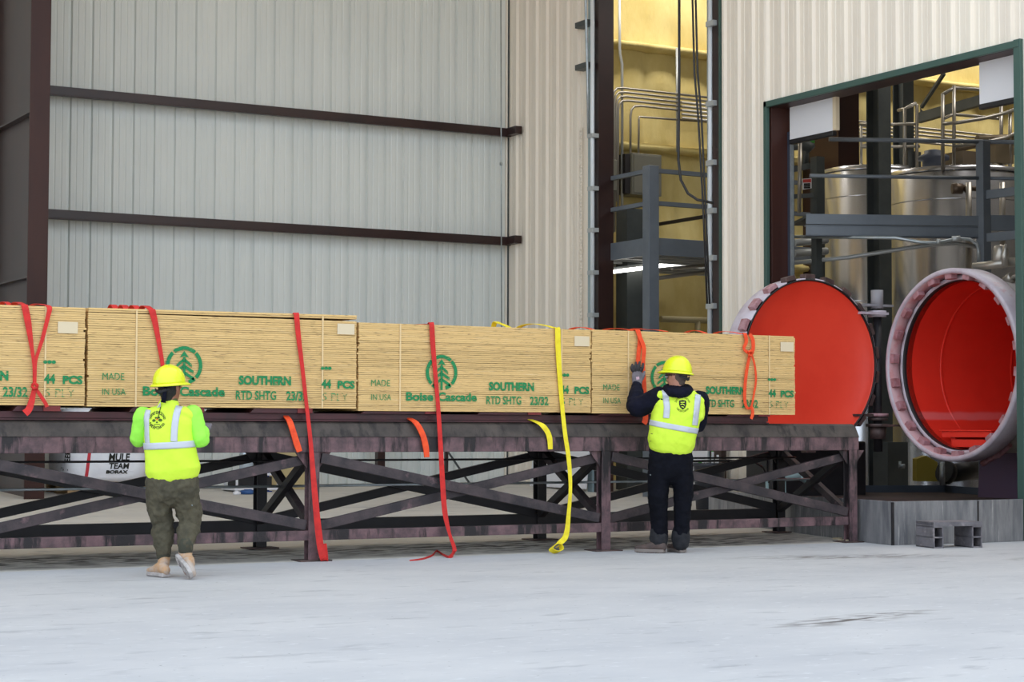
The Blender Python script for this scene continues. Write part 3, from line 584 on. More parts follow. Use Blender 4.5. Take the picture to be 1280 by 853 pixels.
# hinge post
hp = Vector((8.42, 2.37, 0))
h = MB().tube([hp+Vector((0, 0, .9)), hp+Vector((0, 0, 2.55))], .055, 16).build('hinge_pin', MT['rackb'], pv)
def zpx(y): return pD(1099, y, (hp-CAM).dot(FW)).z
mb = MB(); mb.tube([hp+Vector((0, 0, zpx(385))), hp+Vector((0, 0, zpx(362)))], .075, 16); mb.box((hp.x-.22, hp.y-.07, zpx(383)), (hp.x+.20, hp.y+.07, zpx(380))); mb.build('hinge_cap', mat('grey_hinge', S(150, 146, 150), .5), h)
mb = MB(); mb.box((hp.x-.34, hp.y-.12, zpx(393.5)), (hp.x+.08, hp.y+.06, zpx(390.5))); mb.tube([hp+Vector((0, 0, zpx(396))), hp+Vector((0, 0, zpx(388)))], .11, 16); mb.build('hinge_arm', MT['ring'], h)
for y0, y1, r in ((521, 517, .13), (526, 522.5, .12), (534, 530, .14), (549, 534, .10)):
    mb = MB(); mb.tube([hp+Vector((0, 0, zpx(y0))), hp+Vector((0, 0, zpx(y1)))], r, 18); mb.build('hinge_collar', MT['lugd'] if y0 > 525 else MT['lug'], h)
mb = MB(); mb.box((hp.x-.40, hp.y-.06, zpx(521)), (hp.x+.05, hp.y+.05, zpx(518))); mb.box((hp.x-.05, hp.y-.35, zpx(533.5)), (hp.x+.12, hp.y+.05, zpx(531))); mb.build('hinge_arm', MT['lugd'], h)
# ================================================================== CONTAINMENT CURB
cu = thing('containment_curb', 'streaked grey steel plate curb around the pit below the treating cylinder', 'curb', (6.1, -.56, 0))
c0 = pZ(1116, 682, 0); cz = .442
p1 = Vector((c0.x, c0.y, 0)); p0 = Vector((6.19, .13, 0)); p00 = Vector((6.30, 2.9, 0)); p2 = pZ(1222, 679, 0); p2.z = 0; p3 = Vector((7.815, p2.y+.02, 0))
q1 = pZ(1182, 607, .44); r0 = pZ(1075, 607, .44); r2 = pZ(1285, 614.5, .44)
for nm, A, B, m_ in (('panel', p1, p2, 'plate'), ('panel', p2, p3, 'plate'), ('panel', p0, p1, 'plate'), ('panel', p00, p0, 'plate')):
    d = (B-A).normalized(); nn = Vector((0, 0, 1)).cross(d)*.01
    mb = MB(); mb.bar(A+d*.008+Vector((0, 0, cz/2)), B-d*.008+Vector((0, 0, cz/2)), .02, cz-.002); mb.build(nm, MT[m_], cu, bevel=.003)
for P_ in (p1, p2, p0): MB().box((P_.x-.012, P_.y-.012, 0), (P_.x+.012, P_.y+.012, cz-.01)).build('corner_seam', MT['rackb'], cu)
for A, B in ((r0, q1), (q1, r2)):
    A = Vector((A.x, A.y, 0)); B = Vector((B.x, B.y, 0)); mb = MB(); mb.bar(A+Vector((0, 0, .22)), B+Vector((0, 0, .22)), .02, .44); mb.build('inner_panel', MT['plated'], cu)
mb = MB(); mb.add([(p1.x+.02, p1.y+.02, .34), (p3.x, p3.y+.04, .34), (p3.x, -.45, .34), (r2.x, -.45, .34), (r2.x, r2.y-.02, .34), (q1.x, q1.y, .34), (r0.x-.05, r0.y-.05, .34), (6.31, 2.9, .34), (6.21, .13, .34)], [(0, 1, 2, 3, 4, 5, 6, 7, 8)]); mb.build('pit_floor', MT['pitf'], cu, solid=.02)
# hollow plastic riser block in front of the curb
hb = thing('plastic_riser', 'grey hollow plastic riser block on the concrete beside the curb', 'riser block', pZ(1167, 684, 0))
A = pZ(1139.5, 682.5, 0); B = pZ(1167, 686, 0); dv = (B-A); Lb = .36; dv = dv.normalized(); sv = Vector((-dv.y, dv.x, 0)); hz = .215
if sv.x < 0: sv = -sv
for off in (0, .425):
    o_ = B+sv*off-dv*Lb
    mb = MB()
    for z0, z1 in ((0, .012), (.10, .112), (hz-.012, hz)): mb.add([o_+sv*a+dv*b+Vector((0, 0, z)) for z in (z0, z1) for a, b in ((0, 0), (.11, 0), (.11, Lb), (0, Lb))], [(0, 1, 2, 3), (7, 6, 5, 4), (0, 4, 5, 1), (1, 5, 6, 2), (2, 6, 7, 3), (3, 7, 4, 0)])
    for a0 in (0, .098): mb.add([o_+sv*(a0+a)+dv*b+Vector((0, 0, z)) for z in (0, hz) for a, b in ((0, 0), (.012, 0), (.012, Lb), (0, Lb))], [(0, 1, 2, 3), (7, 6, 5, 4), (0, 4, 5, 1), (1, 5, 6, 2), (2, 6, 7, 3), (3, 7, 4, 0)])
    mb.build('leg', MT['plastic_blk'], hb)
o_ = B-dv*Lb; mb = MB()
for z0, z1 in ((hz, hz+.008), (hz+.035, hz+.043)): mb.add([o_+sv*a+dv*b+Vector((0, 0, z)) for z in (z0, z1) for a, b in ((0, 0), (.535, 0), (.535, Lb), (0, Lb))], [(0, 1, 2, 3), (7, 6, 5, 4), (0, 4, 5, 1), (1, 5, 6, 2), (2, 6, 7, 3), (3, 7, 4, 0)])
for k in range(15):
    b = Lb*k/14; mb.bar(o_+dv*b+Vector((0, 0, hz+.022)), o_+dv*b+sv*.535+Vector((0, 0, hz+.022)), .006, .03)
mb.build('fluted_top', MT['plastic_blk'], hb)

# ================================================================== PLANT INTERIOR, right opening
def pipe_to(mb, pts, r): mb.tube(pts, r, 10)
PP = pY(1229.5, 270, 2.6); ZP = PP.z; PL = pZ(986, 267, ZP)             # mezzanine corner and left end of the deck edge
ddir = Vector((PP.x-PL.x, PP.y-PL.y, 0)).normalized(); PLx = PL+ddir*((8.30-PL.x)/ddir.x); per = Vector((-ddir.y, ddir.x, 0))
mz = thing('mezzanine_platform', 'blue grey steel mezzanine with railing above the treating cylinder', 'platform', (PP.x, PP.y, 0))
zlo = pD(1229, 298, (PP-CAM).dot(FW)).z; zmid = pD(1229, 283, (PP-CAM).dot(FW)).z
R2 = PP+Vector((1.2, 0, 0))+Vector((.5, -1.9, 0)); R2.z = ZP
mb = MB(); mb.bar(Vector((PLx.x, PLx.y, (ZP+zmid)/2)), Vector((PP.x, PP.y, (ZP+zmid)/2)), .02, ZP-zmid-.004); mb.build('toe_plate', MT['struct'], mz)
mb = MB()
for z0, z1, dpt in ((zlo, zmid-.01, .02), (zlo, zlo+.02, .10), (zmid-.025, zmid-.005, .10)):
    mb.bar(Vector((PLx.x, PLx.y, (z0+z1)/2))+per*dpt/2, Vector((PP.x, PP.y, (z0+z1)/2))+per*dpt/2, dpt, z1-z0)
mb.build('deck_beam', MT['struct'], mz, bevel=.003)
mb = MB(); mb.bar(PP+Vector((0, 0, -.09)), PP+ddir*2.2+Vector((0, 0, -.09)), .05, .2); mb.build('deck_beam', MT['struct'], mz, bevel=.003)
mb = MB(); mb.add([PLx+Vector((0, 0, -.04)), PP+Vector((0, 0, -.04)), PP+ddir*3+Vector((0, 0, -.04)), PP+ddir*3+per*.9+Vector((0, 0, -.04)), PLx+per*.9+Vector((0, 0, -.04))], [(0, 1, 2, 3, 4)]); mb.build('deck', MT['structd'], mz, solid=.03)
zp = pD(1229, 176, (PP-CAM).dot(FW)).z
mb = MB(); s_ = .065; mb.box((PP.x-s_, PP.y-s_, 0), (PP.x+s_, PP.y+s_, zp)); mb.build('post', MT['struct'], mz, bevel=.006)
for y, r in ((176.5, .028), (222.5, .024)):
    z = pD(1229, y, (PP-CAM).dot(FW)).z
    mb = MB(); A = pD(0, 0, 1); mb.tube([Vector((PLx.x, PLx.y, z))+ddir*(.05 if y > 200 else .3), Vector((PP.x, PP.y, z))], r, 10); mb.tube([Vector((PP.x, PP.y, z)), Vector((PP.x, PP.y, z))+ddir*2.2], r, 10); mb.build('handrail', MT['struct'], mz)
zz = pD(1229, 244, (PP-CAM).dot(FW)).z
mb = MB(); mb.bar(Vector((PP.x, PP.y, zz)), Vector((PP.x+.3, PP.y-2.2, zz)), .05, .11); mb.bar(Vector((PP.x, PP.y, zz-.55)), Vector((PP.x+.3, PP.y-2.2, zz-.55)), .05, .11); mb.build('side_rail', MT['struct'], mz)
ee = pD(1277, 212, 24.2); mb = MB(); mb.box((ee.x-.05, ee.y-.05, 0), (ee.x+.05, ee.y+.05, ee.z+.1)); mb.build('post', MT['structd'], mz)
# conduit slung under the deck
cd_ = thing('slung_conduit', 'shiny conduit bending down beside the mezzanine post', 'conduit', pD(1223, 325, 23.7))
mb = MB(); mb.tube([pD(989, 296, 24.3), pD(1120, 297.5, 23.5), pD(1150, 303, 23.4), pD(1170, 304, 23.4), pD(1196, 298.5, 23.5), pD(1212, 299.5, 23.5), pD(1221, 305, 23.5), pD(1223.5, 314, 23.5), pD(1223.5, 326, 23.5)], .022, 10); mb.build('run', MT['galv'], cd_)
mb = MB(); mb.tube([pD(1190, 298.8, 23.48), pD(1200, 298, 23.48)], .034, 10); mb.tube([pD(1171, 302, 23.4), pD(1175, 302, 23.4)], .034, 10); mb.build('coupling', MT['galvd'], cd_)
cd_ = thing('slung_conduit', 'dark bent conduit running below the mezzanine deck towards the tank', 'conduit', pD(1190, 305, 24.5))
mb = MB(); mb.tube([pD(991, 329, 24.7), pD(1060, 322, 24.5), pD(1130, 311, 24.4), pD(1165, 306, 24.4), pD(1195, 304.5, 24.4), pD(1222, 309, 24.4)], .028, 10); mb.build('run', MT['galvd'], cd_)
# tanks
def tank(px, pw, ytop, dep, zb, label, rails):
    c = pD(px, 300, dep); R = pw*dep/F_PX; zt = pD(px, ytop, dep-R).z
    t = thing('storage_tank', label, 'tank', (c.x, c.y, zb), 'stainless tanks')
    MB().lathe([(R, zb), (R, zt-.02), (R-.02, zt)], (c.x, c.y, 0), (0, 0, 1), 64).build('shell', MT['steel'], t)
    MB().lathe([(R+.012, zt-.06), (R+.012, zt), (R-.03, zt+.01), (.02, zt+.10)], (c.x, c.y, 0), (0, 0, 1), 64).build('lid', MT['steel'], t)
    for hh in (.35, 1.55): 
        z = zt-hh*1.35; MB().lathe([(R+.001, z), (R+.005, z+.01), (R+.001, z+.02)], (c.x, c.y, 0), (0, 0, 1), 64).build('weld_band', MT['steel'], t)
    return t, c, R, zt
t1, c1, R1, zt1 = tank(1090, 62, 205, 29.4, .2, 'left stainless tank, partly hidden behind the dark column', 0)
t2, c2_, R2_, zt2 = tank(1196, 86, 205.5, 27.2, .15, 'right stainless tank behind the mezzanine post', 0)
def railing(parent, c, R, z, pairs, loops):
    pass
# guard rails on the tanks (from their posts)
def rail(parent, name, pts, r=.022): mb = MB(); mb.tube(pts, r, 8); return mb.build(name, MT['pipe'], parent)
dT = 26.6
for pts in ([(1131, 212), (1131, 136), (1137, 133), (1145, 129.5), (1146, 132), (1146, 212)],): rail(t1, 'ladder_rail', [pD(x, y, 28.8) for x, y in pts], .028)
rail(t1, 'ladder_rail', [pD(1123, 138, 29.2), pD(1131, 136, 28.8)], .026)
for x in (1076.5,): rail(t1, 'guard_post', [pD(x, 207, 28.9), pD(x, 157, 28.9)])
rail(t1, 'guard_rail', [pD(1076, 157, 28.9), pD(1098, 149, 29.6)]); rail(t1, 'guard_rail', [pD(1076, 183, 28.9), pD(1098, 176, 29.6)])
rail(t1, 'guard_rail', [pD(1075, 155, 28.9), pD(1100, 155.5, 28.75), pD(1148, 155, 28.8)]); rail(t1, 'guard_rail', [pD(1075, 184, 28.9), pD(1150, 183, 28.8)])
for x, y in ((1178.5, 117), (1192.5, 107)): rail(t2, 'guard_post', [pD(x, 213, 26.3), pD(x, y, 26.3)], .026)
rail(t2, 'guard_rail', [pD(1178.5, 118, 26.3), pD(1192.5, 110, 26.3), pD(1230, 112.5, 27.5)], .026)
rail(t2, 'guard_rail', [pD(1179, 148.5, 26.3), pD(1192, 143, 26.3), pD(1250, 148.5, 27.5)], .024)
rail(t2, 'guard_rail', [pD(1179, 155, 26.2), pD(1200, 153, 26.1), pD(1230, 148, 26.1), pD(1258, 141, 26.4), pD(1276, 134, 26.8), pD(1284, 126, 27.4)], .026)
rail(t2, 'guard_rail', [pD(1192, 183, 26.3), pD(1230, 178, 26.1), pD(1258, 172, 26.3), pD(1284, 160, 27)], .024)
for x, y in ((1251.5, 132), (1262.5, 141)): rail(t2, 'guard_post', [pD(x, 215, 26.6), pD(x, y, 26.6)], .026)
# things on the lids
mb = MB(); c = pD(1167, 208, 26.8); mb.lathe([(.16, -.02), (.16, .08), (.22, .09), (.22, .14), (.13, .18), (.13, .22), (.05, .24), (.001, .24)], c, (0, 0, 1), 24); mb.build('manway', mat('slate_cap', S(78, 84, 98), .5), t2)
mb = MB(); c = pD(1140, 206, 28.9); mb.box((c.x-.12, c.y-.05, c.z-.05), (c.x+.14, c.y+.05, c.z+.2)); mb.build('motor_bracket', MT['structd'], t1)
mb = MB(); c = pD(1208, 204, 27); mb.box((c.x-.25, c.y-.2, c.z-.05), (c.x+.35, c.y+.2, c.z+.14)); mb.tube([c+Vector((-.2, 0, .18)), c+Vector((.1, 0, .26)), c+Vector((.25, -.1, .34)), c+Vector((.4, -.1, .28))], .05, 10); mb.build('mixer_head', mat('bronze_grey', S(120, 108, 92), .45, .4), t2)
mb = MB(); c = pD(1248, 196, 26.6); mb.box((c.x-.15, c.y-.1, c.z-.1), (c.x+.2, c.y+.1, c.z+.18)); mb.tube([c+Vector((-.4, 0, .22)), c+Vector((.5, -.1, .30))], .055, 10); mb.tube([c+Vector((.1, 0, .05)), c+Vector((.6, -.2, .16))], .05, 10); mb.build('mixer_head', mat('dull_brass', S(132, 118, 96), .45, .4), t2)
mb = MB(); mb.tube([pD(1190, 232, 25.7), pD(1232, 238, 25.7)], .035, 10); mb.tube([pD(1190, 236, 25.65), pD(1203, 236, 25.65)], .075, 12); mb.tube([pD(1207, 232, 25.65), pD(1211, 239, 25.65)], .06, 12); mb.build('level_valve', mat('corroded_brass', S(96, 80, 66), .4, .5), t2)
for x in (1211, 1253):
    mb = MB(); mb.tube([pD(x, 228, 25.6), pD(x, 335, 25.6)], .042, 12); mb.build('down_pipe', MT['pipe'], t2)
mb = MB(); c = pD(1118, 300, 25.9); mb.tube([pD(1117, 345, 25.9), pD(1117, 372, 25.9)], .03, 8)
# columns and braces
def col(label, x0, x1, dep, ytop, name='steel_column', mA='structd', mB='rackb', zt=None):
    a = pD(x0, 300, dep); z1 = zt if zt else pD((x0+x1)/2, ytop, dep).z; wd = (x1-x0)*dep/F_PX
    t = thing(name, label, 'column', (a.x+.1, a.y, .1), 'steel columns in the plant')
    w2 = wd*.80
    mb = MB(); mb.box((a.x, a.y-.02, .1), (a.x+w2, a.y, z1)); mb.box((a.x, a.y+.22, .1), (a.x+w2, a.y+.24, z1)); mb.box((a.x+w2/2-.008, a.y, .1), (a.x+w2/2+.008, a.y+.22, z1)); mb.build('shaft', MT[mA], t, bevel=.003)
    mb = MB(); mb.box((a.x-.06, a.y-.08, .08), (a.x+w2+.06, a.y+.3, .11)); mb.build('foot_plate', MT[mB], t)
    return t
col('dark grey wide flange column in front of the stainless tanks', 1098, 1123, 25.6, 95, zt=6.6)
col('dark far column left of the diagonal brace, behind the tank railing', 1129, 1151, 31, 95, zt=7.6)
bm_ = thing('roof_brace', 'thick slanting grey beam behind the tank railings', 'brace', pD(1152, 147, 30))
mb = MB(); mb.bar(pD(1148, 148, 30.5), pD(1232, 124, 29.2), .10, .16); mb.build('beam', MT['structd'], bm_); mb = MB(); mb.prism([pD(1150, 135, 30.4), pD(1158, 143, 30.4), pD(1150, 152, 30.4)], (.02, .02, 0)); mb.build('gusset', MT['structd'], bm_)
bm_ = thing('roof_brace', 'thin diagonal grey angle brace rising to the door header', 'brace', pD(1152, 133, 30))
mb = MB(); mb.bar(pD(1152, 134, 30.4), pD(1180, 92, 29.5), .05, .05); mb.build('beam', MT['structd'], bm_)
# brown frame column inside the plant
a = pY(1047, 180, 9.3); b_ = pY(1073, 180, 9.3)
mb = MB(); mb.box((a.x, 9.28, .3), (b_.x, 9.31, 9.5)); mb.box(((a.x+b_.x)/2-.01, 9.31, .3), ((a.x+b_.x)/2+.01, 10.5, 9.5)); struct(mb.build('column_plant', MT['dbrown']))
# conduits on the foam wall, right opening
for k, y in enumerate((160, 164.5, 169, 173.5, 178)):
    t = thing('wall_conduit', ('topmost', 'second', 'middle', 'fourth', 'lowest')[k]+' of five long conduits on the yellow wall above the tanks', 'conduit', pY(1150, y, 10.2), 'conduits on the yellow wall')
    p_ = pY(1150, y, 10.2); MB().tube([(11, 10.2, p_.z), (26, 10.2, p_.z)], .022, 8).build('run', MT['pipe'], t)
# small stand, sign and post at the left edge of the opening
sg = thing('control_stand', 'grey control stand with small red and white sign behind the mezzanine rail', 'stand', pD(1008, 265, 26))
mb = MB(); p_ = pD(1022, 265, 26); mb.box((p_.x-.07, p_.y-.07, .2), (p_.x+.07, p_.y+.07, pD(1022, 196, 26).z)); mb.build('post', MT['structd'], sg)
MB().bar(pD(990, 246, 26), pD(1020, 244, 26), .05, .06).build('arm', MT['structd'], sg); MB().bar(pD(990, 212, 26.2), pD(1018, 206, 26.2), .05, .08).build('arm', MT['structd'], sg)
A, B, Cc, D = pD(1003, 223.5, 25.9), pD(1014.5, 223, 25.9), pD(1014.5, 235.5, 25.9), pD(1003, 237.5, 25.9)
bd = MB().prism([A, B, Cc, D], per*.01).build('sign_board', MT['white'], sg)
mb = MB(); fr = -per*.004
mb.prism([A+(B-A)*.06+(D-A)*.06+fr, A+(B-A)*.94+(D-A)*.06+fr, A+(B-A)*.94+(D-A)*.36+fr, A+(B-A)*.06+(D-A)*.36+fr], per*.003); mb.build('sign_header', MT['signred'], bd)
mb = MB()
for t_ in (.50, .66, .82): mb.bar(A+(B-A)*.15+(D-A)*t_+fr, A+(B-A)*.85+(D-A)*t_+fr, .004, .022)
mb.build('sign_lettering', MT['ink'], bd)
mb = MB(); mb.tube([pD(990.5, 186, 26.4), pD(1000, 180, 26.4), pD(1010, 184, 26.4), pD(1018, 181, 26.4)], [.03, .09, .10, .03], 12); mb.tube([pD(1007, 184, 26.4), pD(1007, 205, 26.4)], .05, 10); mb.build('valve_wheel', MT['structd'], sg)
mb = MB(); mb.tube([pD(1009, 178, 26.4), pD(1017, 175, 26.4)], .05, 8); mb.build('handle', MT['vgreen'], sg)
mb = MB(); mb.tube([pD(999, 266, 25.6), pD(1000, 177, 25.6)], .028, 10); mb.build('pipe', MT['pipe'], sg)
# pipes low behind the mezzanine post
for y0, y1, lab in ((303, 300, 'upper'), (316, 314, 'lower')):
    t = thing('tank_pipe', lab+' horizontal pipe at the left under the mezzanine deck', 'pipe', pD(990, y0, 25.4), 'pipes under the mezzanine')
    mb = MB(); mb.tube([pD(992, y0+1, 25.4), pD(1033, y1, 25.8)], .05, 12); mb.build('run', MT['galvd'], t)
t = thing('support_post', 'short grey post under the mezzanine above the round door', 'post', pD(1021, 345, 24.6))
mb = MB(); p_ = pD(1021, 310, 24.6); mb.box((p_.x-.05, p_.y-.05, .15), (p_.x+.05, p_.y+.05, ZP-.06)); mb.build('shaft', MT['structd'], t)
# white door flaps hung under the header
for x0, x1, yt0, yt1, yb0, yb1, lab in ((988.5, 1043, 140, 127, 175, 163.5, 'small white hanging door panel at the left end of the header'), (1225.5, 1285, 82, 68, 131, 118, 'larger white hanging door panel at the right end of the header')):
    xx = 8.14; A = pX(x0, yt0, xx); B = pX(x1, yt1, xx); z0 = pX(x0, yb0, xx).z; z1 = pX(x0, yt0, xx).z
    t = thing('door_flap', lab, 'door panel', ((xx), (A.y+B.y)/2, z0), 'white door panels')
    MB().box((xx-.02, B.y, z0), (xx+.02, A.y, z1+.12)).build('panel', MT['white'], t, bevel=.004)
    MB().box((xx-.035, B.y-.0, z0-.06), (xx+.035, A.y, z0)).build('rubber_edge', MT['seal'], t, bevel=.01)
    if x0 < 1100: MB().box((xx-.03, B.y-.06, z0), (xx+.03, B.y+.0, z1+.10)).build('end_bracket', MT['whitef'], t)
# dark machinery under the cylinder
t = thing('pump_skid', 'dark pump unit with yellow panel below the treating cylinder', 'pump', pD(1165, 607, 24.5))
mb = MB(); mb.prism([pD(1146, 602, 24.6), pD(1172, 602, 24.6), pD(1172, 578, 24.6), pD(1158, 570, 24.6), pD(1146, 574, 24.6)], (.15, .25, 0)); mb.build('yellow_guard', mat('dull_yellow', S(150, 130, 40), .6), t)
mb = MB(); mb.box((pD(1110, 600, 25).x, pD(1110, 600, 25).y, .1), (pD(1110, 600, 25).x+.35, pD(1110, 600, 25).y+.3, 1.0)); mb.build('cabinet', MT['structd'], t)
mb = MB(); mb.tube([pD(1178, 607, 24.2), pD(1178, 578, 24.2)], .035, 12); mb.build('riser', MT['galv'], t)
mb = MB(); mb.tube([pD(1186, 592, 24.4), pD(1225, 588, 24.8)], .12, 14); mb.tube([pD(1180, 590, 24.35), pD(1186, 592, 24.4)], .15, 14); mb.build('motor', MT['seal'], t)
mb = MB(); mb.tube([pD(1124, 583, 24.3), pD(1131, 583, 24.3)], .03, 8); mb.tube([pD(1125, 586, 24.3), pD(1125, 577, 24.3)], .02, 8); mb.build('tap', MT['galv'], t)
# ================================================================== PLANT INTERIOR, left doorway
PC = pY(813.5, 297, 6.8); PCz = PC.z
m1 = thing('mezzanine_platform', 'blue grey steel landing with railing seen through the tall doorway', 'platform', (PC.x, PC.y, .2))
dep1 = (PC-CAM).dot(FW); zc = lambda y: pD(813.5, y, dep1).z
mb = MB(); mb.box((PC.x-.085, PC.y-.085, .2), (PC.x+.085, PC.y+.085, zc(207))); mb.build('post', MT['struct'], m1, bevel=.006)
mb = MB(); mb.box((PC.x+.45, PC.y+1.3, .2), (PC.x+.75, PC.y+1.6, zc(246))); mb.build('post', MT['structd'], m1)
mb = MB(); mb.box((PC.x, PC.y-.02, zc(319)), (PC.x+3, PC.y+.06, zc(297))); mb.box((PC.x-.03, PC.y, zc(319)), (PC.x+.03, PC.y+2.9, zc(297))); mb.build('deck_beam', MT['struct'], m1, bevel=.004)
mb = MB(); mb.box((PC.x, PC.y+.05, zc(300)), (PC.x+3, PC.y+2.9, zc(297))); mb.build('deck', MT['structd'], m1)
for i in range(7): 
    y = PC.y+.35+i*.36; MB().box((PC.x, y, zc(319)), (PC.x+2.8, y+.05, zc(311))).build('joist', MT['galvd'], m1)
for yy in (212.5, 253.5):
    z = zc(yy); mb = MB(); mb.box((PC.x, PC.y-.03, z-.03), (PC.x+3, PC.y+.03, z+.03)); mb.box((PC.x-.03, PC.y, z-.03), (PC.x+.03, PC.y+2.9, z+.03)); mb.build('handrail', MT['struct'], m1)
for yy in (247, 285):
    z = zc(yy); mb = MB(); mb.box((PC.x+2.0, PC.y, z-.025), (PC.x+2.05, PC.y+2.9, z+.025)); mb.build('handrail', MT['rackb'], m1)
t = thing('light_fixture', 'lit white fluorescent strip lamp under the landing in the tall doorway', 'light', pD(815, 335, dep1+.2))
A, B = pD(766, 340, dep1+.9), pD(886, 325, dep1+2.1)
MB().tube([A, B], .028, 10).build('lit_tube', MT['tube'], t); MB().bar(A+Vector((0, .04, .05)), B+Vector((0, .04, .05)), .1, .03).build('housing', MT['galvd'], t)
t = thing('tray_pipe', 'horizontal conduit run below the landing in the tall doorway', 'pipe', pD(850, 345, dep1+1)); mb = MB(); mb.tube([pD(815, 349, dep1+.6), pD(890, 339, dep1+1.5)], .03, 8); mb.tube([pD(840, 336, dep1+.7), pD(890, 331, dep1+1.5)], .025, 8); mb.build('run', MT['pipe'], t)
t = thing('wall_pipe', 'pale horizontal pipe low on the foam wall in the tall doorway', 'pipe', pY(850, 400, 10.2)); mb = MB(); mb.tube([pY(826, 399, 10.3), pY(900, 401, 10.3)], .055, 10); mb.tube([pY(872, 401, 10.3), pY(872, 430, 10.3)], .05, 10); mb.build('run', mat('foam_dusted_pipe', S(176, 164, 128), .7), t)
# electrical boxes
t = thing('electrical_cabinet', 'grey electrical enclosure on the foam wall behind the landing post', 'electrical box', pY(806, 243, 10.2))
a = pY(790, 243, 10.15); b_ = pY(827, 194, 10.15); mb = MB(); mb.box((a.x, 10.15, a.z), (b_.x, 10.5, b_.z)); mb.build('body', MT['grey_box'], t, bevel=.01)
mb = MB(); mb.box((a.x+.03, 10.135, a.z+.03), (b_.x-.03, 10.15, b_.z-.03)); dr = mb.build('door', MT['grey_box'], t, bevel=.005)
mb = MB(); mb.box((b_.x-.14, 10.12, (a.z+b_.z)/2-.08), (b_.x-.09, 10.14, (a.z+b_.z)/2+.06)); mb.build('handle', MT['gls'], dr)
mb = MB(); mb.box((a.x-.10, 10.2, a.z+.02), (a.x-.0, 10.5, b_.z-.02)); mb.build('side_box', MT['rackb'], t)
t = thing('electrical_cabinet', 'small grey switch box left of the larger enclosure in the tall doorway', 'electrical box', pY(768, 238, 10.2))
a = pY(760, 238, 10.2); b_ = pY(772, 200, 10.2); mb = MB(); mb.box((a.x, 10.2, a.z), (b_.x, 10.5, b_.z)); mb.build('body', MT['grey_box'], t, bevel=.01); mb = MB(); mb.box((a.x+.05, 10.18, a.z+.15), (b_.x-.05, 10.2, b_.z-.15)); mb.build('cover', MT['grey_box'], t)
# conduits: five horizontals bending down at their left ends
for k in range(5):
    yh = 111+5.0*k; xb = 766+(0, 2.2, 4.4, 6.6, 22)[k]; yv = (240, 238, 200, 240, 195)[k]
    yh2 = yh+1.2*k*.2; z = pY(800, yh+1.5, 10.25).z
    a = pY(xb, yh+14, 10.25)
    t = thing('bent_conduit', ('topmost', 'second', 'third', 'fourth', 'lowest')[k]+' of five conduits bending down beside the doorway jamb', 'conduit', a, 'bent conduits on the foam wall')
    zl = pY(xb, yv+(52 if k < 4 else -1), 10.25).z
    MB().tube([(a.x, 10.25, zl), (a.x, 10.25, z-.18), (a.x+.02, 10.25, z-.08), (a.x+.08, 10.25, z-.015), (a.x+.2, 10.25, z), (13.4, 10.25, z)], .020, 8).build('run', MT['pipe'], t)
def wallpipe(name, label, cat, pts, r, m, grp=None): t = thing(name, label, cat, pts[-1], grp); MB().tube(pts, r, 8).build('run', MT[m], t); return t
wallpipe('riser_conduit', 'tall vertical conduit with a jog near the doorway jamb', 'conduit', [pY(774, -40, 10.3), pY(774.5, 60, 10.3), pY(775, 68, 10.3), pY(777.5, 80, 10.3), pY(777.5, 290, 10.3)], .024, 'galvd')
wallpipe('riser_conduit', 'thin angled conduit leading to the enclosure behind the landing', 'conduit', [pY(798, 194, 10.25), pY(798.5, 150, 10.25), pY(799, 146, 10.25), pY(804, 146.5, 10.25), pY(892, 153, 10.25)], .018, 'pipe')
wallpipe('riser_conduit', 'vertical conduit in the middle of the foam wall', 'conduit', [pY(846, 60, 10.28), pY(846.5, 190, 10.28)], .020, 'galvd')
def cable_thing(label, pts, r=.014): t = thing('hanging_cable', label, 'cable', pts[-1], 'cables hanging in the doorway'); MB().tube(pts, r, 8).build('cable', MT['cable'], t)
dc = 24.5
cable_thing('black hoist cable curving to the right jamb below the railing', [pD(849, -60, dc), pD(849, 100, dc), pD(848, 200, dc), pD(851, 225, dc), pD(860, 242, dc), pD(872, 250, dc), pD(892, 254, dc)], .018)
cable_thing('left one of the two long chains beside the right jamb', [pD(864, -60, dc), pD(868, 90, dc), pD(873, 150, dc), pD(879, 260, dc), pD(884, 380, dc)])
cable_thing('right one of the two long chains beside the right jamb', [pD(868, -60, dc), pD(872, 90, dc), pD(877, 150, dc), pD(882, 260, dc), pD(887, 380, dc)])
# silver conduit on the wall left of the doorway with brackets
t = thing('wall_conduit', 'silver conduit clamped to the cream wall left of the tall doorway', 'conduit', pX(741, 400, 7.80))
mb = MB(); mb.tube([pX(740.5, 420, 7.78), pX(740.5, 150, 7.78), pX(740.5, -60, 7.78)], .032, 10); mb.build('pipe', MT['galvw'], t)
for y in (170, 236, 288, 341, 394):
    q = pX(741, y, 7.78); MB().box((q.x-.05, q.y-.07, q.z-.03), (q.x+.06, q.y+.07, q.z+.03)).build('clamp', MT['galvd'], t)
t = thing('wall_conduit', 'thin slanting pipe on two grey brackets at the top of the cream wall', 'conduit', pX(734, 170, 7.7))
mb = MB(); mb.tube([pX(735.5, 172, 7.76), pX(734.5, 100, 7.72), pX(732, 0, 7.68), pX(731, -60, 7.66)], .02, 8); mb.build('pipe', MT['galv'], t)
for y in (30, 83):
    q = pX(728, y, 7.74); MB().box((q.x-.03, q.y-.16, q.z-.04), (q.x+.12, q.y+.16, q.z+.04)).build('bracket', MT['structd'], t)
t = thing('wall_conduit', 'silver pipe with clamps on the right jamb of the tall doorway', 'conduit', pX(888, 400, 7.84))
mb = MB(); mb.tube([pX(887.5, 420, 7.86), pX(888, -60, 7.86)], .034, 10); mb.build('pipe', MT['galvw'], t)
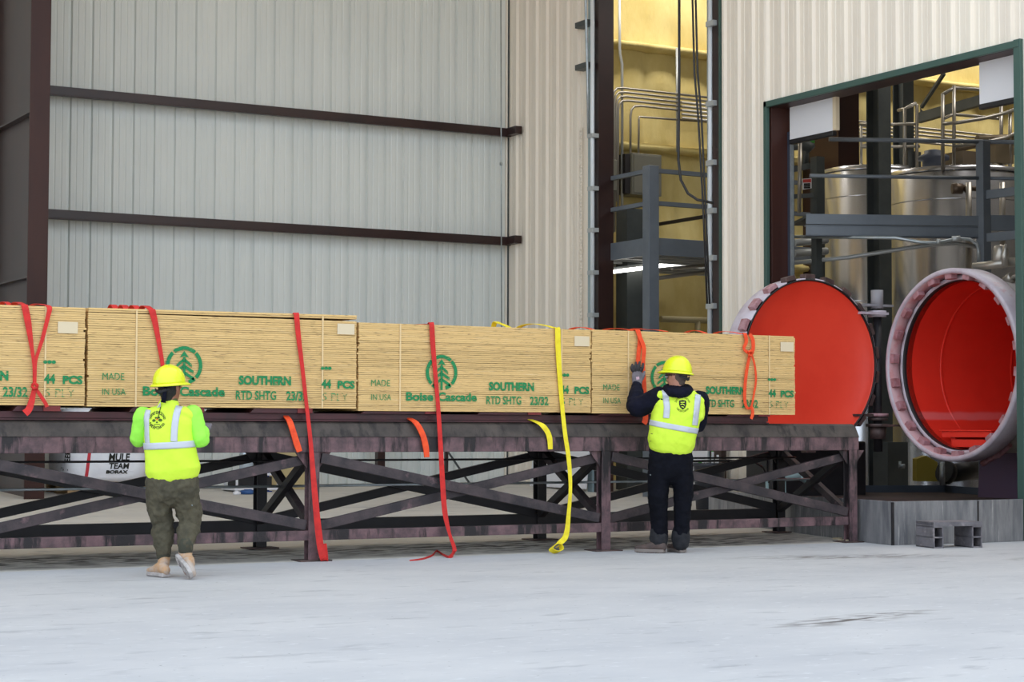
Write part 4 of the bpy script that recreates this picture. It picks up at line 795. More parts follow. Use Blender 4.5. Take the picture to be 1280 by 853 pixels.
for y in (30, 130, 204, 264, 323, 383):
    q = pX(889, y, 7.84); MB().box((q.x-.04, q.y-.10, q.z-.035), (q.x+.05, q.y+.07, q.z+.035)).build('clamp', MT['galvd'], t)
t = thing('perforated_strut', 'pale perforated strip running up the cream wall', 'strip', pX(725, 410, 7.82)); mb = MB()
q0, q1_ = pX(725, 430, 7.83), pX(723.5, 160, 7.83)
for i in range(60): z = q0.z+(q1_.z-q0.z)*i/60; mb.box((7.825, q0.y-.02, z), (7.84, q0.y+.02, z+.025))
mb.box((7.838, q0.y-.03, q0.z), (7.846, q0.y+.03, q1_.z)); mb.build('strip', MT['cream'], t)
t = thing('hanger_wire', 'thin pale wire hanging down the white wall near the corner', 'wire', pY(627, 390, 10.2)); mb = MB(); mb.tube([pY(627, 430, 10.2), pY(626, -50, 10.2)], .010, 6); mb.tube([pY(626.3, 207, 10.2), pY(626.3, 203.5, 10.2)], .022, 8); mb.build('wire', MT['galv'], t)

# ================================================================== THINGS BEHIND THE RACK
t = thing('bulk_sack', 'white woven bulk sack with red stripe and black lettering, on a pallet', 'sack', (.7, 9.0, fz(9)+.12))
sz0 = fz(9.2)+.16; rows = []
A = pY(84, 600, 8.75); B = pY(186, 600, 8.75); cx, cy = (A.x+B.x)/2, 8.75+.5; hx, hy, hz = (B.x-A.x)/2, .5, .95
for j in range(15):
    v = j/14; bul = 1+.05*math.sin(math.pi*v)-.10*max(0, v-.9)*10*.4-.06*max(0, .12-v)*8; row = []
    for i in range(49):
        an = 2*math.pi*i/48; c_, s_ = math.cos(an), math.sin(an); p = 5
        q = (abs(c_)**p+abs(s_)**p)**(-1/p)
        row.append((cx+hx*bul*q*c_+.008*math.sin(7*an+5*v), cy+hy*bul*q*s_+.006*math.sin(9*v+3*an), sz0+hz*v))
    rows.append(row)
rows = [[(cx, cy, sz0)]*49]+rows+[[(cx, cy, sz0+hz+.03)]*49]
sk = MB().grid(rows).build('sack_body', MT['sack'], t)
sk_bvh = BVHTree.FromPolygons([tuple(v.co+ORI[sk.name]) for v in sk.data.vertices], [tuple(p.vertices) for p in sk.data.polygons])
def on_front(x, z, off=.004):
    h_ = sk_bvh.ray_cast(Vector((x, 6, z)), Vector((0, 1, 0))); y = h_[0].y if h_[0] else 8.75
    return Vector((x, y-off, z))
def sack_text(s, px, bold=.03, slant=.12, mname='ink', rot=False):
    xl, xr, yt, yb = px; v, f, asp = tg(s, bold); mb = MB(); pts = []
    for a, b in v:
        if rot: a, b = 1-b, a
        pp_ = pY(xl+(xr-xl)*a+slant*(yb-yt)*(b-.5), yb+(yt-yb)*b, 8.73); pts.append(on_front(pp_.x, pp_.z, .008))
    mb.add(pts, f); mb.build('lettering', MT[mname], t)
sack_text('20', (142, 160, 553, 565)); sack_text('MULE', (136, 162, 567, 576.5)); sack_text('TEAM', (136, 161, 579, 586.5)); sack_text('BORAX', (133, 160, 588, 592.5), .05)
mb = MB(); rows = []
for i in range(14):
    y = 540+(603-540)*i/13; x = 112-.10*(y-563); q1v, q2v = pY(x-2, y, 8.73), pY(x+2, y, 8.73); rows.append([on_front(q1v.x, q1v.z, .004), on_front(q2v.x, q2v.z, .004)])
mb.grid(rows); mb.build('red_stripe', mat('red_print', S(206, 60, 70), .8), t)
sack_text('EER', (85, 89.5, 563, 578), .04, 0, 'ink', True); sack_text('T', (84, 88, 585, 591), .04, 0, 'ink', True)
pl_ = thing('pallet', 'wooden pallet under the white bulk sack', 'pallet', (cx, cy, fz(9)))
zb = fz(cy)
mb = MB()
for i in range(6): x = cx-hx+.0+(2*hx-.1)*i/5; mb.box((x, cy-.55, zb+.12), (x+.1, cy+.5, zb+.14))
mb.build('deck_boards', MT['wood'], pl_)
for y in (cy-.53, cy-.04, cy+.42): MB().box((cx-hx, y, zb+.025), (cx+hx, y+.05, zb+.12)).build('stringer', MT['wood'], pl_)
for y in (cy-.55, cy, cy+.4): MB().box((cx-hx, y, zb), (cx+hx, y+.09, zb+.025)).build('bottom_board', MT['wood'], pl_)
# blue trolley with jars and drums
q = pY(291, 622, 9.0)
t = thing('utility_cart', 'small metal cart with dark bins standing by the white wall', 'cart', (q.x+.3, 9.2, fz(9)))
zt_ = pY(300, 593, 9).z; mb = MB()
for x in (0, .26, .6):
    for y in (8.95, 9.4): mb.box((q.x+.03+x, y, fz(y)), (q.x+.055+x, y+.025, zt_))
mb.build('frame', MT['white'], t)
for z in (zt_-.22, zt_-.02): MB().box((q.x, 8.93, z), (q.x+.64, 9.45, z+.03)).build('shelf', MT['white'], t)
for x in (.08, .34): MB().box((q.x+x, 8.98, zt_-.19), (q.x+x+.22, 9.4, zt_-.04)).build('bin', MT['seal'], t)
def jug(label, px, y, pr, yb, yt, m, cap, cat='bucket', nm='bucket'):
    c = pY(px, yb, y); r = pr*(c-CAM).dot(FW)/F_PX; h_ = pY(px, yt, y).z-fz(y); t = thing(nm, label, cat, (c.x, y, fz(y)))
    MB().lathe([(.001, 0), (r*.94, 0), (r, .02), (r, h_*.7), (r*.9, h_*.8), (r*.5, h_*.92)], (c.x, y, fz(y)), (0, 0, 1), 24).build('body', MT[m], t)
    MB().lathe([(r*.5, h_*.9), (r*.52, h_), (.001, h_)], (c.x, y, fz(y)), (0, 0, 1), 20).build('cap', MT[cap], t)
jug('large clear water jug on top of the cart by the wall', 308, 9.15, 9, 600, 574, 'gls', 'blue', 'jug', 'water_jug')
bpy.data.objects[[o.name for o in bpy.data.objects if o.name.startswith('water_jug')][0]].location.z = zt_+.01
jug('blue drum lying low beside the cart', 310, 8.6, 10, 625, 612, 'dblue', 'dblue', 'drum', 'drum')
jug('small white jug next to the blue drum', 296, 8.5, 5, 625, 614, 'white', 'white', 'jug', 'jug')
jug('blue low drum seen between the crossed braces', 357, 8.8, 9, 624, 612, 'blue', 'dblue', 'drum', 'drum')
t = thing('rack_upright', 'blue rack upright with a beige carton beside it', 'rack upright', pY(334, 624, 9)); a = pY(331.5, 624, 9); b_ = pY(337, 560, 9); MB().box((a.x, 9, fz(9)), (b_.x, 9.08, 1.3)).build('post', MT['blue'], t); MB().box((a.x-.03, 8.97, fz(9)), (b_.x+.03, 9.11, fz(9)+.012)).build('foot_plate', MT['blue'], t)
t = thing('carton', 'beige carton stack behind the crossed braces of the rack', 'carton', pY(355, 620, 9.4)); a = pY(339, 620, 9.4); b_ = pY(384, 560, 9.4); MB().box((a.x, 9.4, fz(9.4)), (b_.x, 9.9, 1.0)).build('box', MT['beige'], t, bevel=.01); MB().box((a.x-.005, 9.39, .62), (b_.x+.005, 9.905, .72)).build('tape', MT['whitef'], t); 
MB().box((a.x+.55, 9.385, .55), (b_.x-.05, 9.40, .72)).build('dark_label', MT['seal'], t)
t = thing('wall_post', 'brown steel guard post in front of the white wall', 'post', (5.53, 10.2, fz(10.2)), 'guard posts by the white wall'); a = pY(470.5, 580, 10.15); b_ = pY(479.5, 580, 10.15); MB().box((a.x, 10.1, fz(10)), (b_.x, 10.2, 1.75)).build('post', MT['dbrown'], t); MB().box((a.x-.05, 10.05, fz(10)), (b_.x+.05, 10.25, fz(10)+.015)).build('foot_plate', MT['dbrown'], t)
t = thing('wall_post', 'thin brown post with a diagonal stay in front of the white wall', 'post', (6.6, 10.2, fz(10.2)), 'guard posts by the white wall'); a = pY(555.5, 580, 10.15); b_ = pY(558.5, 580, 10.15); MB().box((a.x, 10.1, fz(10)), (b_.x, 10.16, 1.75)).build('post', MT['dbrown'], t); MB().bar(pY(560, 565, 10.1), pY(588, 606, 10.1), .025, .025).build('stay', MT['structd'], t)
t = thing('bright_gap_tube', 'white tube standing in for a bright gap at the foot of the white wall', 'pipe', pZ(510, 612, .31)); a = pY(484, 610, 9.6); b_ = pY(536, 610, 9.6); MB().tube([(a.x, 9.6, fz(9.6)+.05), (b_.x, 9.6, fz(9.6)+.05)], .05, 14).build('pipe', MT['white'], t)  # tube added in place of a bright opening at the wall foot
t = thing('white_board', 'large white board leaning low on the cream wall behind the rack', 'board', pX(700, 612, 7.7)); a = pX(668, 612, 7.74); b_ = pX(737, 612, 7.74); MB().prism([(7.66, a.y, .3), (7.69, a.y, .3), (7.79, a.y, 1.25), (7.76, a.y, 1.25)], (0, b_.y-a.y, 0)).build('board', MT['white'], t)
t = thing('white_tote', 'white tote standing in the doorway behind the worker in navy', 'tote', pX(876, 612, 8.2)); a = pX(862, 612, 8.3); b_ = pX(889, 600, 8.3); MB().box((8.3, b_.y, fz(5.2)), (8.9, a.y, 1.05)).build('body', MT['white'], t, bevel=.02); MB().box((8.28, b_.y-.02, 1.05), (8.92, a.y+.02, 1.08)).build('lid', MT['white'], t)
q = pX(895, 630, 7.3)
t = thing('waste_bin', 'dark open bin with rubbish sticking out by the cream wall', 'bin', (7.35, 4.35, fz(4.3)))
zb_ = fz(4.35); MB().lathe([(.001, zb_+.01), (.17, zb_+.01), (.20, zb_+.55), (.215, zb_+.56), (.215, zb_+.60), (.19, zb_+.60), (.16, zb_+.05), (.001, zb_+.05)], (7.35, 4.35, 0), (0, 0, 1), 28).build('body', mat('charcoal_bin', S(48, 50, 58), .5), t)
t2b = thing('rubbish', 'white and green scraps sticking out of the dark bin', 'rubbish', (7.35, 4.35, zb_+.5)); mb = MB()
for i in range(5): mb.bar((7.27+.04*i, 4.3+.03*(i % 2), zb_+.35), (7.2+.07*i, 4.3+.05*math.sin(i*2), zb_+.66+.04*(i % 3)), .03, .008)
mb.build('white_scraps', MT['white'], t2b); mb = MB(); mb.bar((7.38, 4.35, zb_+.35), (7.42, 4.38, zb_+.75), .02, .02); mb.bar((7.28, 4.35, zb_+.4), (7.18, 4.33, zb_+.63), .05, .01); mb.build('green_scraps', MT['vgreen'], t2b)
t = thing('support_post', 'brown steel post behind the bin, beside the cream wall', 'post', pX(897, 620, 7.8)); a = pX(890, 600, 7.75); b_ = pX(904, 600, 7.75); MB().box((7.72, b_.y, fz(4.7)), (7.80, a.y, 1.3)).build('shaft', MT['dbrown'], t); MB().box((7.69, b_.y-.03, fz(4.7)-.002), (7.82, a.y+.03, fz(4.7)+.012)).build('foot_plate', MT['dbrown'], t)
# hydraulic risers and hoses at the rack end
for x, lab in ((959, 'left'), (980.5, 'right')):
    c = pY(x, 648, 1.75); t = thing('riser_pipe', lab+' thin pale riser pipe behind the rack end', 'pipe', (c.x, 1.75, fz(1.75)), 'riser pipes behind the rack'); zt_ = pY(x, 598, 1.75).z
    MB().tube([(c.x, 1.75, fz(1.75)), (c.x, 1.75, zt_)], .020, 10).build('pipe', MT['teal'], t)
    if lab == 'right':
        mb = MB(); mb.tube([(c.x-.12, 1.75, zt_+.01), (c.x+.2, 1.75, zt_+.02)], .05, 12); mb.tube([(c.x+.2, 1.75, zt_+.02), (c.x+.28, 1.72, zt_-.03)], .035, 10); mb.build('valve', MT['teal'], t)
    else: MB().tube([(c.x-.01, 1.75, zt_), (c.x+.03, 1.75, zt_+.05), (c.x+.16, 1.75, zt_+.05)], .018, 8).build('elbow', MT['teal'], t)
t = thing('hose', 'grey hose lying on the floor under the right end of the rack', 'hose', pZ(960, 664, .03)); MB().tube([pZ(905, 652, .05), pZ(925, 656, .05), pZ(948, 657, .05), pZ(965, 662, .05), pZ(978, 661, .05), pZ(984, 654, .06), pZ(978, 648, .07)], .025, 10).build('hose', MT['structd'], t)
t = thing('hose', 'thin black hose looping down beside the riser pipes', 'hose', pY(955, 600, 1.6)); MB().tube([pY(866, 577, 1.31), pY(905, 576, 1.31), pY(940, 577, 1.31), pY(953, 584, 1.5), pY(960, 597, 1.74), pY(961, 604, 1.73)], .012, 8).build('hose', MT['cable'], t)
t = thing('scrap', 'white scrap lying by the foot of the rack end leg', 'scrap', pZ(1046, 674, 0)); mb = MB(); mb.bar(pZ(1043, 674, .015), pZ(1054, 673, .02), .06, .02); mb.bar(pZ(1050, 675.5, .012), pZ(1060, 676, .016), .04, .018); mb.build('paper', MT['whitef'], t)

# black housing behind the right end of the rack
t = thing('machine_housing', 'black steel machine housing on a skid behind the right end of the rack', 'machine', (8.1, 3.4, .1))
MB().box((7.4, 3.12, fz(3.2)+.12), (8.88, 3.66, 1.02)).build('housing', MT['rackb'], t, bevel=.03)
MB().tube([(7.5, 3.4, 1.08), (8.75, 3.4, 1.08), (8.75, 3.4, 1.3)], .08, 14).build('pipe', MT['rackb'], t)
mb = MB(); mb.box((7.35, 3.14, fz(3.14)), (8.93, 3.24, fz(3.2)+.12)); MB().box((7.35, 3.54, fz(3.54)), (8.93, 3.64, fz(3.5)+.13)).build('skid_beam', MT['structd'], t); mb.build('skid_beam', MT['structd'], t)
mb = MB(); mb.box((7.38, 3.2, .45), (7.4, 3.55, .85)); mb.build('access_panel', MT['seal'], t)
# ================================================================== PEOPLE
def cat_rom(vals, t, i):
    n = len(vals); p0, p1, p2, p3 = vals[max(i-1, 0)], vals[i], vals[min(i+1, n-1)], vals[min(i+2, n-1)]
    return (p1*2+(p2-p0)*t+(p0*2-p1*5+p2*4-p3)*t*t+(p1*3-p0-p2*3+p3)*t**3)*.5
def chain(mb, nodes, ref, sub=5, n=20, cap=True, sq=2.0):
    """loft of oval rings through nodes (point, half width along ref, half depth)"""
    P = [Vector(q[0]) for q in nodes]; A = [q[1] for q in nodes]; B = [q[2] for q in nodes]; ref = Vector(ref)
    pts = []
    for i in range(len(P)-1):
        for j in range(sub): t = j/sub; pts.append((cat_rom(P, t, i), cat_rom(A, t, i), cat_rom(B, t, i)))
    pts.append((P[-1], A[-1], B[-1])); m = len(pts); rings = []
    for i, (p, a, b) in enumerate(pts):
        t = (pts[min(i+1, m-1)][0]-pts[max(i-1, 0)][0]).normalized(); s = ref-t*ref.dot(t)
        if s.length < .05: s = Vector((0, 0, 1))-t*t.z
        s.normalize(); u = t.cross(s); rings.append((p, t, s, u, a, b))
    full = []
    if cap:
        p, t, s, u, a, b = rings[0]
        for k in (80, 55, 28): c = math.radians(k); full.append((p-t*min(a, b)*math.sin(c), s, u, a*math.cos(c), b*math.cos(c)))
    full += [(p, s, u, a, b) for p, t, s, u, a, b in rings]
    if cap:
        p, t, s, u, a, b = rings[-1]
        for k in (28, 55, 80): c = math.radians(k); full.append((p+t*min(a, b)*math.sin(c), s, u, a*math.cos(c), b*math.cos(c)))
    vs = []
    for p, s, u, a, b in full:
        for k in range(n):
            an = 2*math.pi*k/n; c, d = math.cos(an), math.sin(an); q = (abs(c)**sq+abs(d)**sq)**(-1/sq)
            vs.append(p+s*(a*c*q)+u*(b*d*q))
    m = len(full); fs = [(i*n+k, i*n+(k+1) % n, (i+1)*n+(k+1) % n, (i+1)*n+k) for i in range(m-1) for k in range(n)]
    fs += [tuple(range(n))[::-1], tuple((m-1)*n+k for k in range(n))]
    return mb.add(vs, fs, True)
CL = {}
def fuse(mb, name, m, parent, voxel=.012, smooth=6, wr=0., wsize=.08, sub=None):
    """melts overlapping lofts into one continuous surface"""
    o = mb.build(name, m, parent); r = o.modifiers.new('r', 'REMESH'); r.mode = 'VOXEL'; r.voxel_size = voxel; r.use_smooth_shade = True
    s = o.modifiers.new('s', 'SMOOTH'); s.factor = .5; s.iterations = smooth
    if wr:
        key = 'folds%d' % int(wsize*1000)
        tx = bpy.data.textures.get(key) or bpy.data.textures.new(key, 'CLOUDS'); tx.noise_scale = wsize; tx.noise_depth = 2
        d = o.modifiers.new('d', 'DISPLACE'); d.texture = tx; d.strength = wr; d.mid_level = .5; d.texture_coords = 'LOCAL'
    dg = bpy.context.evaluated_depsgraph_get(); me = bpy.data.meshes.new_from_object(o.evaluated_get(dg)); me.name = name
    old = o.data; o.modifiers.clear(); o.data = me; bpy.data.meshes.remove(old)
    me.polygons.foreach_set('use_smooth', [True]*len(me.polygons)); me.update()
    if not me.materials: me.materials.append(m)
    return o
def bvh_of(o):
    o0 = ORI[o.name]; return BVHTree.FromPolygons([tuple(v.co+o0) for v in o.data.vertices], [tuple(p.vertices) for p in o.data.polygons])
RH = Vector((math.cos(YAW), -math.sin(YAW), 0)); FH = Vector((math.sin(YAW), math.cos(YAW), 0)); ZV = Vector((0, 0, 1))
class Person:
    def __init__(s, label, z0, base, fwd):
        s.z0 = z0; s.root = thing('person', label, 'person', base); s.fwd = Vector(fwd).normalized(); s.side = s.fwd.cross(ZV).normalized()
    def J(s, x, y, d=0.): return CAM+ray(x, y)*(s.z0+d)
    def px(s, n): return n*s.z0/F_PX
def drape(pts2, bvh, cast, off):
    """push points onto a garment along cast"""
    out = []
    for p in pts2:
        h = bvh.ray_cast(p-cast*1.0, cast, 2.0); out.append((h[0]-cast*off) if h[0] else None)
    return out
def tape(per_, vestb, parent, path, width, cast, off=.004, n=24, name='reflective_tape', wdir=None):
    P_ = []
    for i in range(len(path)-1):
        for j in range(n): P_.append(path[i].lerp(path[i+1], j/n))
    P_.append(path[-1]); rows = []
    for i, p in enumerate(P_):
        t = (P_[min(i+1, len(P_)-1)]-P_[max(i-1, 0)]).normalized(); wv = wdir or t.cross(cast).normalized()
        r = drape([p+wv*(k*width) for k in (-.5, -.25, 0, .25, .5)], vestb, cast, off)
        if all(q is not None for q in r): rows.append(r)
    if len(rows) > 1: return MB().grid(rows).build(name, MT['tape'], parent, solid=.002)
def waistband(vestb, parent, c, ax, width, off=.004, n=72):
    ax = ax.normalized(); s = RH-ax*RH.dot(ax); s.normalize(); u = ax.cross(s); rows = []
    for i in range(n+1):
        an = 2*math.pi*i/n; d = s*math.cos(an)+u*math.sin(an); row = []
        for k in (-.5, -.25, 0, .25, .5):
            o_ = c+ax*(k*width)+d*.6; h = vestb.ray_cast(o_, -d, .6); row.append(h[0]+d*off if h[0] else c+ax*(k*width)+d*.2)
        rows.append(row)
    return MB().grid(rows).build('reflective_band', MT['tape'], parent, solid=.002)
def arc_text(s, c, R, a0, a1, h, flip, rt, up, cast, bvh, off=.004):
    mb = MB(); n = len(s); wds = [(.55 if ch in 'ilI' else .6 if ch == ' ' else 1) for ch in s]; tot = sum(wds); acc = 0
    for ch, w_ in zip(s, wds):
        t = (acc+w_/2)/tot; acc += w_
        if ch == ' ': continue
        an = math.radians(a0+(a1-a0)*t); v, f, asp = tg(ch, .0)
        er = rt*math.cos(an)+up*math.sin(an); et = -rt*math.sin(an)+up*math.cos(an)
        xd, yd = (-et, er) if not flip else (et, -er)
        hh = h if not ch.islower() or ch in 'fhtklbyp' else h*.75; ww = min(hh*asp, h*1.0)
        pts = drape([c+er*R+xd*((a-.5)*ww)+yd*((b-.5)*hh) for a, b in v], bvh, cast, off)
        if all(p is not None for p in pts): mb.add(pts, f)
    return mb
def helmet(P_, c, up, fwd, parent, m, a=.118, b=.142, h=.125):
    up = up.normalized(); fwd = (fwd-up*fwd.dot(up)).normalized(); sd = fwd.cross(up); mb = MB(); rows = []
    for i in range(15):
        th = math.radians(90*i/14); row = []
        for k in range(49):
            an = 2*math.pi*k/48; cx, sy = math.cos(an), math.sin(an); rr = math.cos(th)**.82
            ridge = .006*max(0, 1-abs(sy)*6*max(.2, rr))*(1 if th > .25 else 0)
            row.append(c+fwd*(b*rr*cx)+sd*(a*rr*sy)+up*(h*math.sin(th)+ridge))
        rows.append(row)
    mb.grid(rows); o = mb.build('hard_hat', m, parent, solid=.004)
    mb = MB(); rows = []
    for e, dz in ((0, .004), (.35, -.002), (.75, -.008), (1, -.016)):
        row = []
        for k in range(49):
            an = 2*math.pi*k/48; cx, sy = math.cos(an), math.sin(an); ext = .022+.032*max(0, cx)**1.5
            row.append(c+fwd*((b+ext*e)*cx)+sd*((a+ext*e)*sy)+up*(dz-.008*e*max(0, cx)))
        rows.append(row)
    mb.grid(rows); mb.build('brim', m, o, solid=.005)
    mb = MB(); rows = []
    for dz in (.0, -.022):
        rows.append([c+fwd*((b-.014)*math.cos(2*math.pi*k/48))+sd*((a-.012)*math.sin(2*math.pi*k/48))+up*dz for k in range(49)])
    mb.grid(rows); mb.build('head_band', MT['black'], o, solid=.004)
    mb = MB(); rows = []
    for k in range(13):
        an = math.radians(130+100*k/12); rows.append([c+fwd*((b-.02)*math.cos(an))+sd*((a-.016)*math.sin(an))+up*z for z in (-.045+.018*abs(k-6)/6, -.075+.03*abs(k-6)/6)])
    mb.grid(rows); mb.build('nape_strap', MT['black'], o, solid=.005)
    return o
def head_mb(mb, c, up, fwd, nk):
    sd = fwd.cross(up)
    chain(mb, [(c+up*.10-fwd*.01, .045, .06), (c+up*.065-fwd*.008, .070, .088), (c+up*.02-fwd*.004, .077, .097), (c-up*.03+fwd*.01, .070, .086), (c-up*.075+fwd*.025, .058, .066), (c-up*.105+fwd*.038, .040, .045)], sd)
    chain(mb, [(c+fwd*.088-up*.002, .010, .012), (c+fwd*.108-up*.03, .014, .015), (c+fwd*.103-up*.042, .018, .012)], sd, 3, 10)   # nose
    chain(mb, [(c+fwd*.086+up*.018-sd*.045, .012, .010), (c+fwd*.096+up*.02, .012, .010), (c+fwd*.086+up*.018+sd*.045, .012, .010)], up, 3, 10)  # brow
    chain(mb, [(c+fwd*.078-up*.066-sd*.022, .007, .008), (c+fwd*.090-up*.066, .009, .009), (c+fwd*.078-up*.066+sd*.022, .007, .008)], up, 3, 10)  # mouth
    for s in (-1, 1): chain(mb, [(c+sd*s*.078+up*.022-fwd*.012, .008, .014), (c+sd*s*.084+up*.0-fwd*.010, .008, .018), (c+sd*s*.077-up*.034-fwd*.002, .007, .010)], sd, 3, 10)
    chain(mb, [(c-up*.05-fwd*.012, .058, .060), (nk, .060, .060), (nk-up*.07, .068, .062)], sd)
def glove_parts(parent, wrist, palm, knuck, sd, tips, thumb, m1, m2, r=.0115, pw=.044, pd=.020):
    """palm loft + five separate bent fingers"""
    mb = MB(); chain(mb, [(wrist, .040, .034), (palm, pw, pd), (knuck, pw*.95, pd*.85)], sd, 4, 16)
    n = 4
    for i, (mid, tip) in enumerate(tips):
        b = knuck+sd*((i-1.5)*.0215); rr = r*(.92 if i in (0, 3) else 1)
        chain(mb, [(b, rr*1.15, rr*1.1), (mid, rr*1.05, rr), (mid.lerp(tip, .55), rr, rr*.95), (tip, rr*.85, rr*.8)], sd, 3, 10)
    chain(mb, [(thumb[0], r*1.6, r*1.4), (thumb[1], r*1.2, r*1.15), (thumb[2], r*.95, r*.9)], sd, 3, 10)
    return fuse(mb, 'glove', m1, parent, .005, 2)
def boot(parent, ankle, heel, ball, toe, up, m, ms, w=.046, leg=None):
    sd = (toe-heel).cross(up).normalized(); up = sd.cross((toe-heel).normalized()).normalized()
    mb = MB()
    lg = (leg or up).normalized(); chain(mb, [(ankle+lg*.06, .050, .054), (ankle, .048, .055), ((ankle*.45+(heel.lerp(ball, .25)+up*.05)*.55), .044, .054)], sd, 4, 18)
    chain(mb, [(heel+up*.045, .036, .040), (heel.lerp(ball, .35)+up*.06, .040, .052), (heel.lerp(ball, .7)+up*.05, w*.95, .044), (ball+up*.036, w, .034), (toe+up*.03, w*.75, .026)], sd, 5, 18)
    b = fuse(mb, 'boot', m, parent, .009, 4, .006, .03)
    out = [(heel, -.014, .6*w+.008), (heel, .03, .8*w+.004), (heel.lerp(ball, .5), 0, .85*w), (ball, 0, w+.004), (toe, -.03, w*.95), (toe, .0, w*.72), (toe, .022, w*.36)]
    ax = (toe-heel).normalized(); L_ = []; R_ = []
    for p, dx, ww in out: L_.append(p+ax*dx-sd*ww); R_.append(p+ax*dx+sd*ww)
    poly = L_+R_[::-1]; mb = MB(); mb.prism([p-up*.006 for p in poly], up*.030)
    for t in (.06, .15, .24, .55, .66, .77, .88, .97):
        p = heel.lerp(toe, t); mb.bar(p-sd*(.030)-up*.010, p+sd*.030-up*.010, .014, .010, up)
    mb.build('sole', ms, b, bevel=.006)
    return b
# ---------------------------------------------------------------- worker on the left
p = Person('worker in yellow hard hat, lime safety vest and olive trousers, stepping toward the rack', 14.7, pZ(212, 722, 0), (.44, .90, 0))
J = p.J; sdv = RH; rt = p.root
fw = (FH*.93+RH*.36).normalized()
hc = J(212.5, 485, -.01); hup = (UP+RH*.02).normalized()
sh_l, el_l, wr_l = J(179.5, 521, -.01), J(172.5, 549, .03), J(186, 545, .26)
sh_r, el_r, wr_r = J(240.5, 519, .02), J(250.5, 551, .02), J(256, 538.5, .19)
hip_l, kn_l, an_l = J(201, 604, .0), J(203, 652, .05), J(205, 697, .0)
hip_r, kn_r, an_r = J(229, 604, .0), J(237, 648, .06), J(232, 688, -.12)
mb = MB()
head_mb(mb, hc, hup, (FH*.9+RH*.42-ZV*.12).normalized(), J(211, 505, -.015))
chain(mb, [(J(214, 604), .14, .10), (J(213, 575), .145, .10), (J(212, 545, .0), .16, .105), (J(211, 518, -.01), .15, .09)], RH)
for a, b, c in ((sh_l, el_l, wr_l), (sh_r, el_r, wr_r)): chain(mb, [(a, .055, .055), (a.lerp(b, .5), .046, .046), (b, .040, .040), (b.lerp(c, .5), .036, .036), (c, .028, .024)], ZV)
for a, b, c in ((hip_l, kn_l, an_l), (hip_r, kn_r, an_r)): chain(mb, [(a, .085, .085), (a.lerp(b, .5), .072, .075), (b, .055, .058), (b.lerp(c, .4), .052, .055), (c, .036, .040)], RH)
chain(mb, [(an_l, .036, .04), (J(203, 712, .06), .036, .03), (J(200, 717, .14), .036, .02)], RH); chain(mb, [(an_r, .036, .04), (J(230, 702, -.10), .036, .03), (J(236, 717, -.04), .036, .02)], RH)
chain(mb, [(wr_r, .028, .022), (wr_r+FH*.08+ZV*.03, .036, .018)], RH); chain(mb, [(wr_l, .028, .022), (wr_l+FH*.08, .036, .018)], RH)
fuse(mb, 'body', MT['skin'], rt, .010, 3)
# hair under the hat
mb = MB(); fwh = (FH*.9+RH*.42).normalized(); sdh = fwh.cross(ZV)
chain(mb, [(hc+ZV*.075-fwh*.012, .076, .092), (hc+ZV*.02-fwh*.014, .082, .098), (hc-ZV*.035-fwh*.030, .072, .078), (hc-ZV*.075-fwh*.040, .050, .044)], sdh); fuse(mb, 'hair', MT['hair'], rt, .008, 3, .004, .015)
mb = MB()
for s in (-1, 1): q = hc+fwh*.086+sdh*s*.032-ZV*.004; mb.lathe([(.001, -.012), (.010, -.006), (.012, 0), (.010, .006), (.001, .012)], q, fwh, 12)
mb.build('eyes', MT['lens'], rt)
# shirt : lime sleeves and collar
mb = MB()
chain(mb, [(J(214, 590), .19, .115), (J(213, 560), .18, .115), (J(212, 535), .175, .115), (J(211, 518), .17, .10), (J(211, 509, -.01), .085, .075)], RH)
for a, b, c in ((sh_l, el_l, wr_l), (sh_r, el_r, wr_r)): chain(mb, [(a, .080, .080), (a.lerp(b, .5), .072, .072), (b, .064, .064), (b.lerp(c, .5), .054, .054), (c, .040, .040)], ZV)
shirt = fuse(mb, 'shirt', MT['vest2'], rt, .010, 5, .016, .06)
mb = MB(); chain(mb, [(J(211, 513, -.01), .082, .075), (J(211.5, 506, -.012), .074, .068), (J(212, 502, -.012), .066, .064)], RH); fuse(mb, 'collar', mat('dark_olive_collar', S(86, 92, 50), .8), rt, .009, 3)
# vest
mb = MB()
chain(mb, [(J(216, 587, 0), p.px(34.5), .155), (J(214.5, 575, 0), p.px(32.5), .150), (J(212, 556, 0), p.px(31.5), .145), (J(211, 538, 0), p.px(31), .14), (J(211, 524, -.005), p.px(31.5), .125), (J(211, 515, -.01), p.px(25), .10), (J(211, 508, -.012), p.px(13), .082)], RH, 6, 36, True, 2.5)
chain(mb, [(J(184, 522, 0), .052, .085), (J(195, 516, -.005), .050, .095), (J(227, 515, -.005), .050, .095), (J(236, 520, 0), .050, .085)], ZV, 4, 20)
vest = fuse(mb, 'safety_vest', MT['vest'], rt, .010, 5, .012, .14)
vb = bvh_of(vest)
waistband(vb, vest, J(213.5, 556, 0), (UP*1-RH*.05), .052, .005)
tape(p, vb, vest, [J(188, 511, 0), J(186, 524, 0), J(186.5, 545, 0), J(187.5, 556, 0)], .046, FH, .005)
tape(p, vb, vest, [J(226.5, 506, 0), J(223.5, 520, 0), J(222, 536, 0), J(221.5, 552, 0)], .052, FH, .005)
tape(p, vb, vest, [J(188, 513, 0), J(186, 530, 0), J(186, 552, 0)], .045, -FH, .005); tape(p, vb, vest, [J(228, 512, 0), J(230, 530, 0), J(230, 552, 0)], .045, -FH, .005)
ec = J(200, 525.5, 0)
arc_text('Safety By Choice', ec, p.px(9.6), 172, 8, p.px(4.0), False, RH, UP, FH, vb).build('emblem_lettering', MT['ink'], vest)
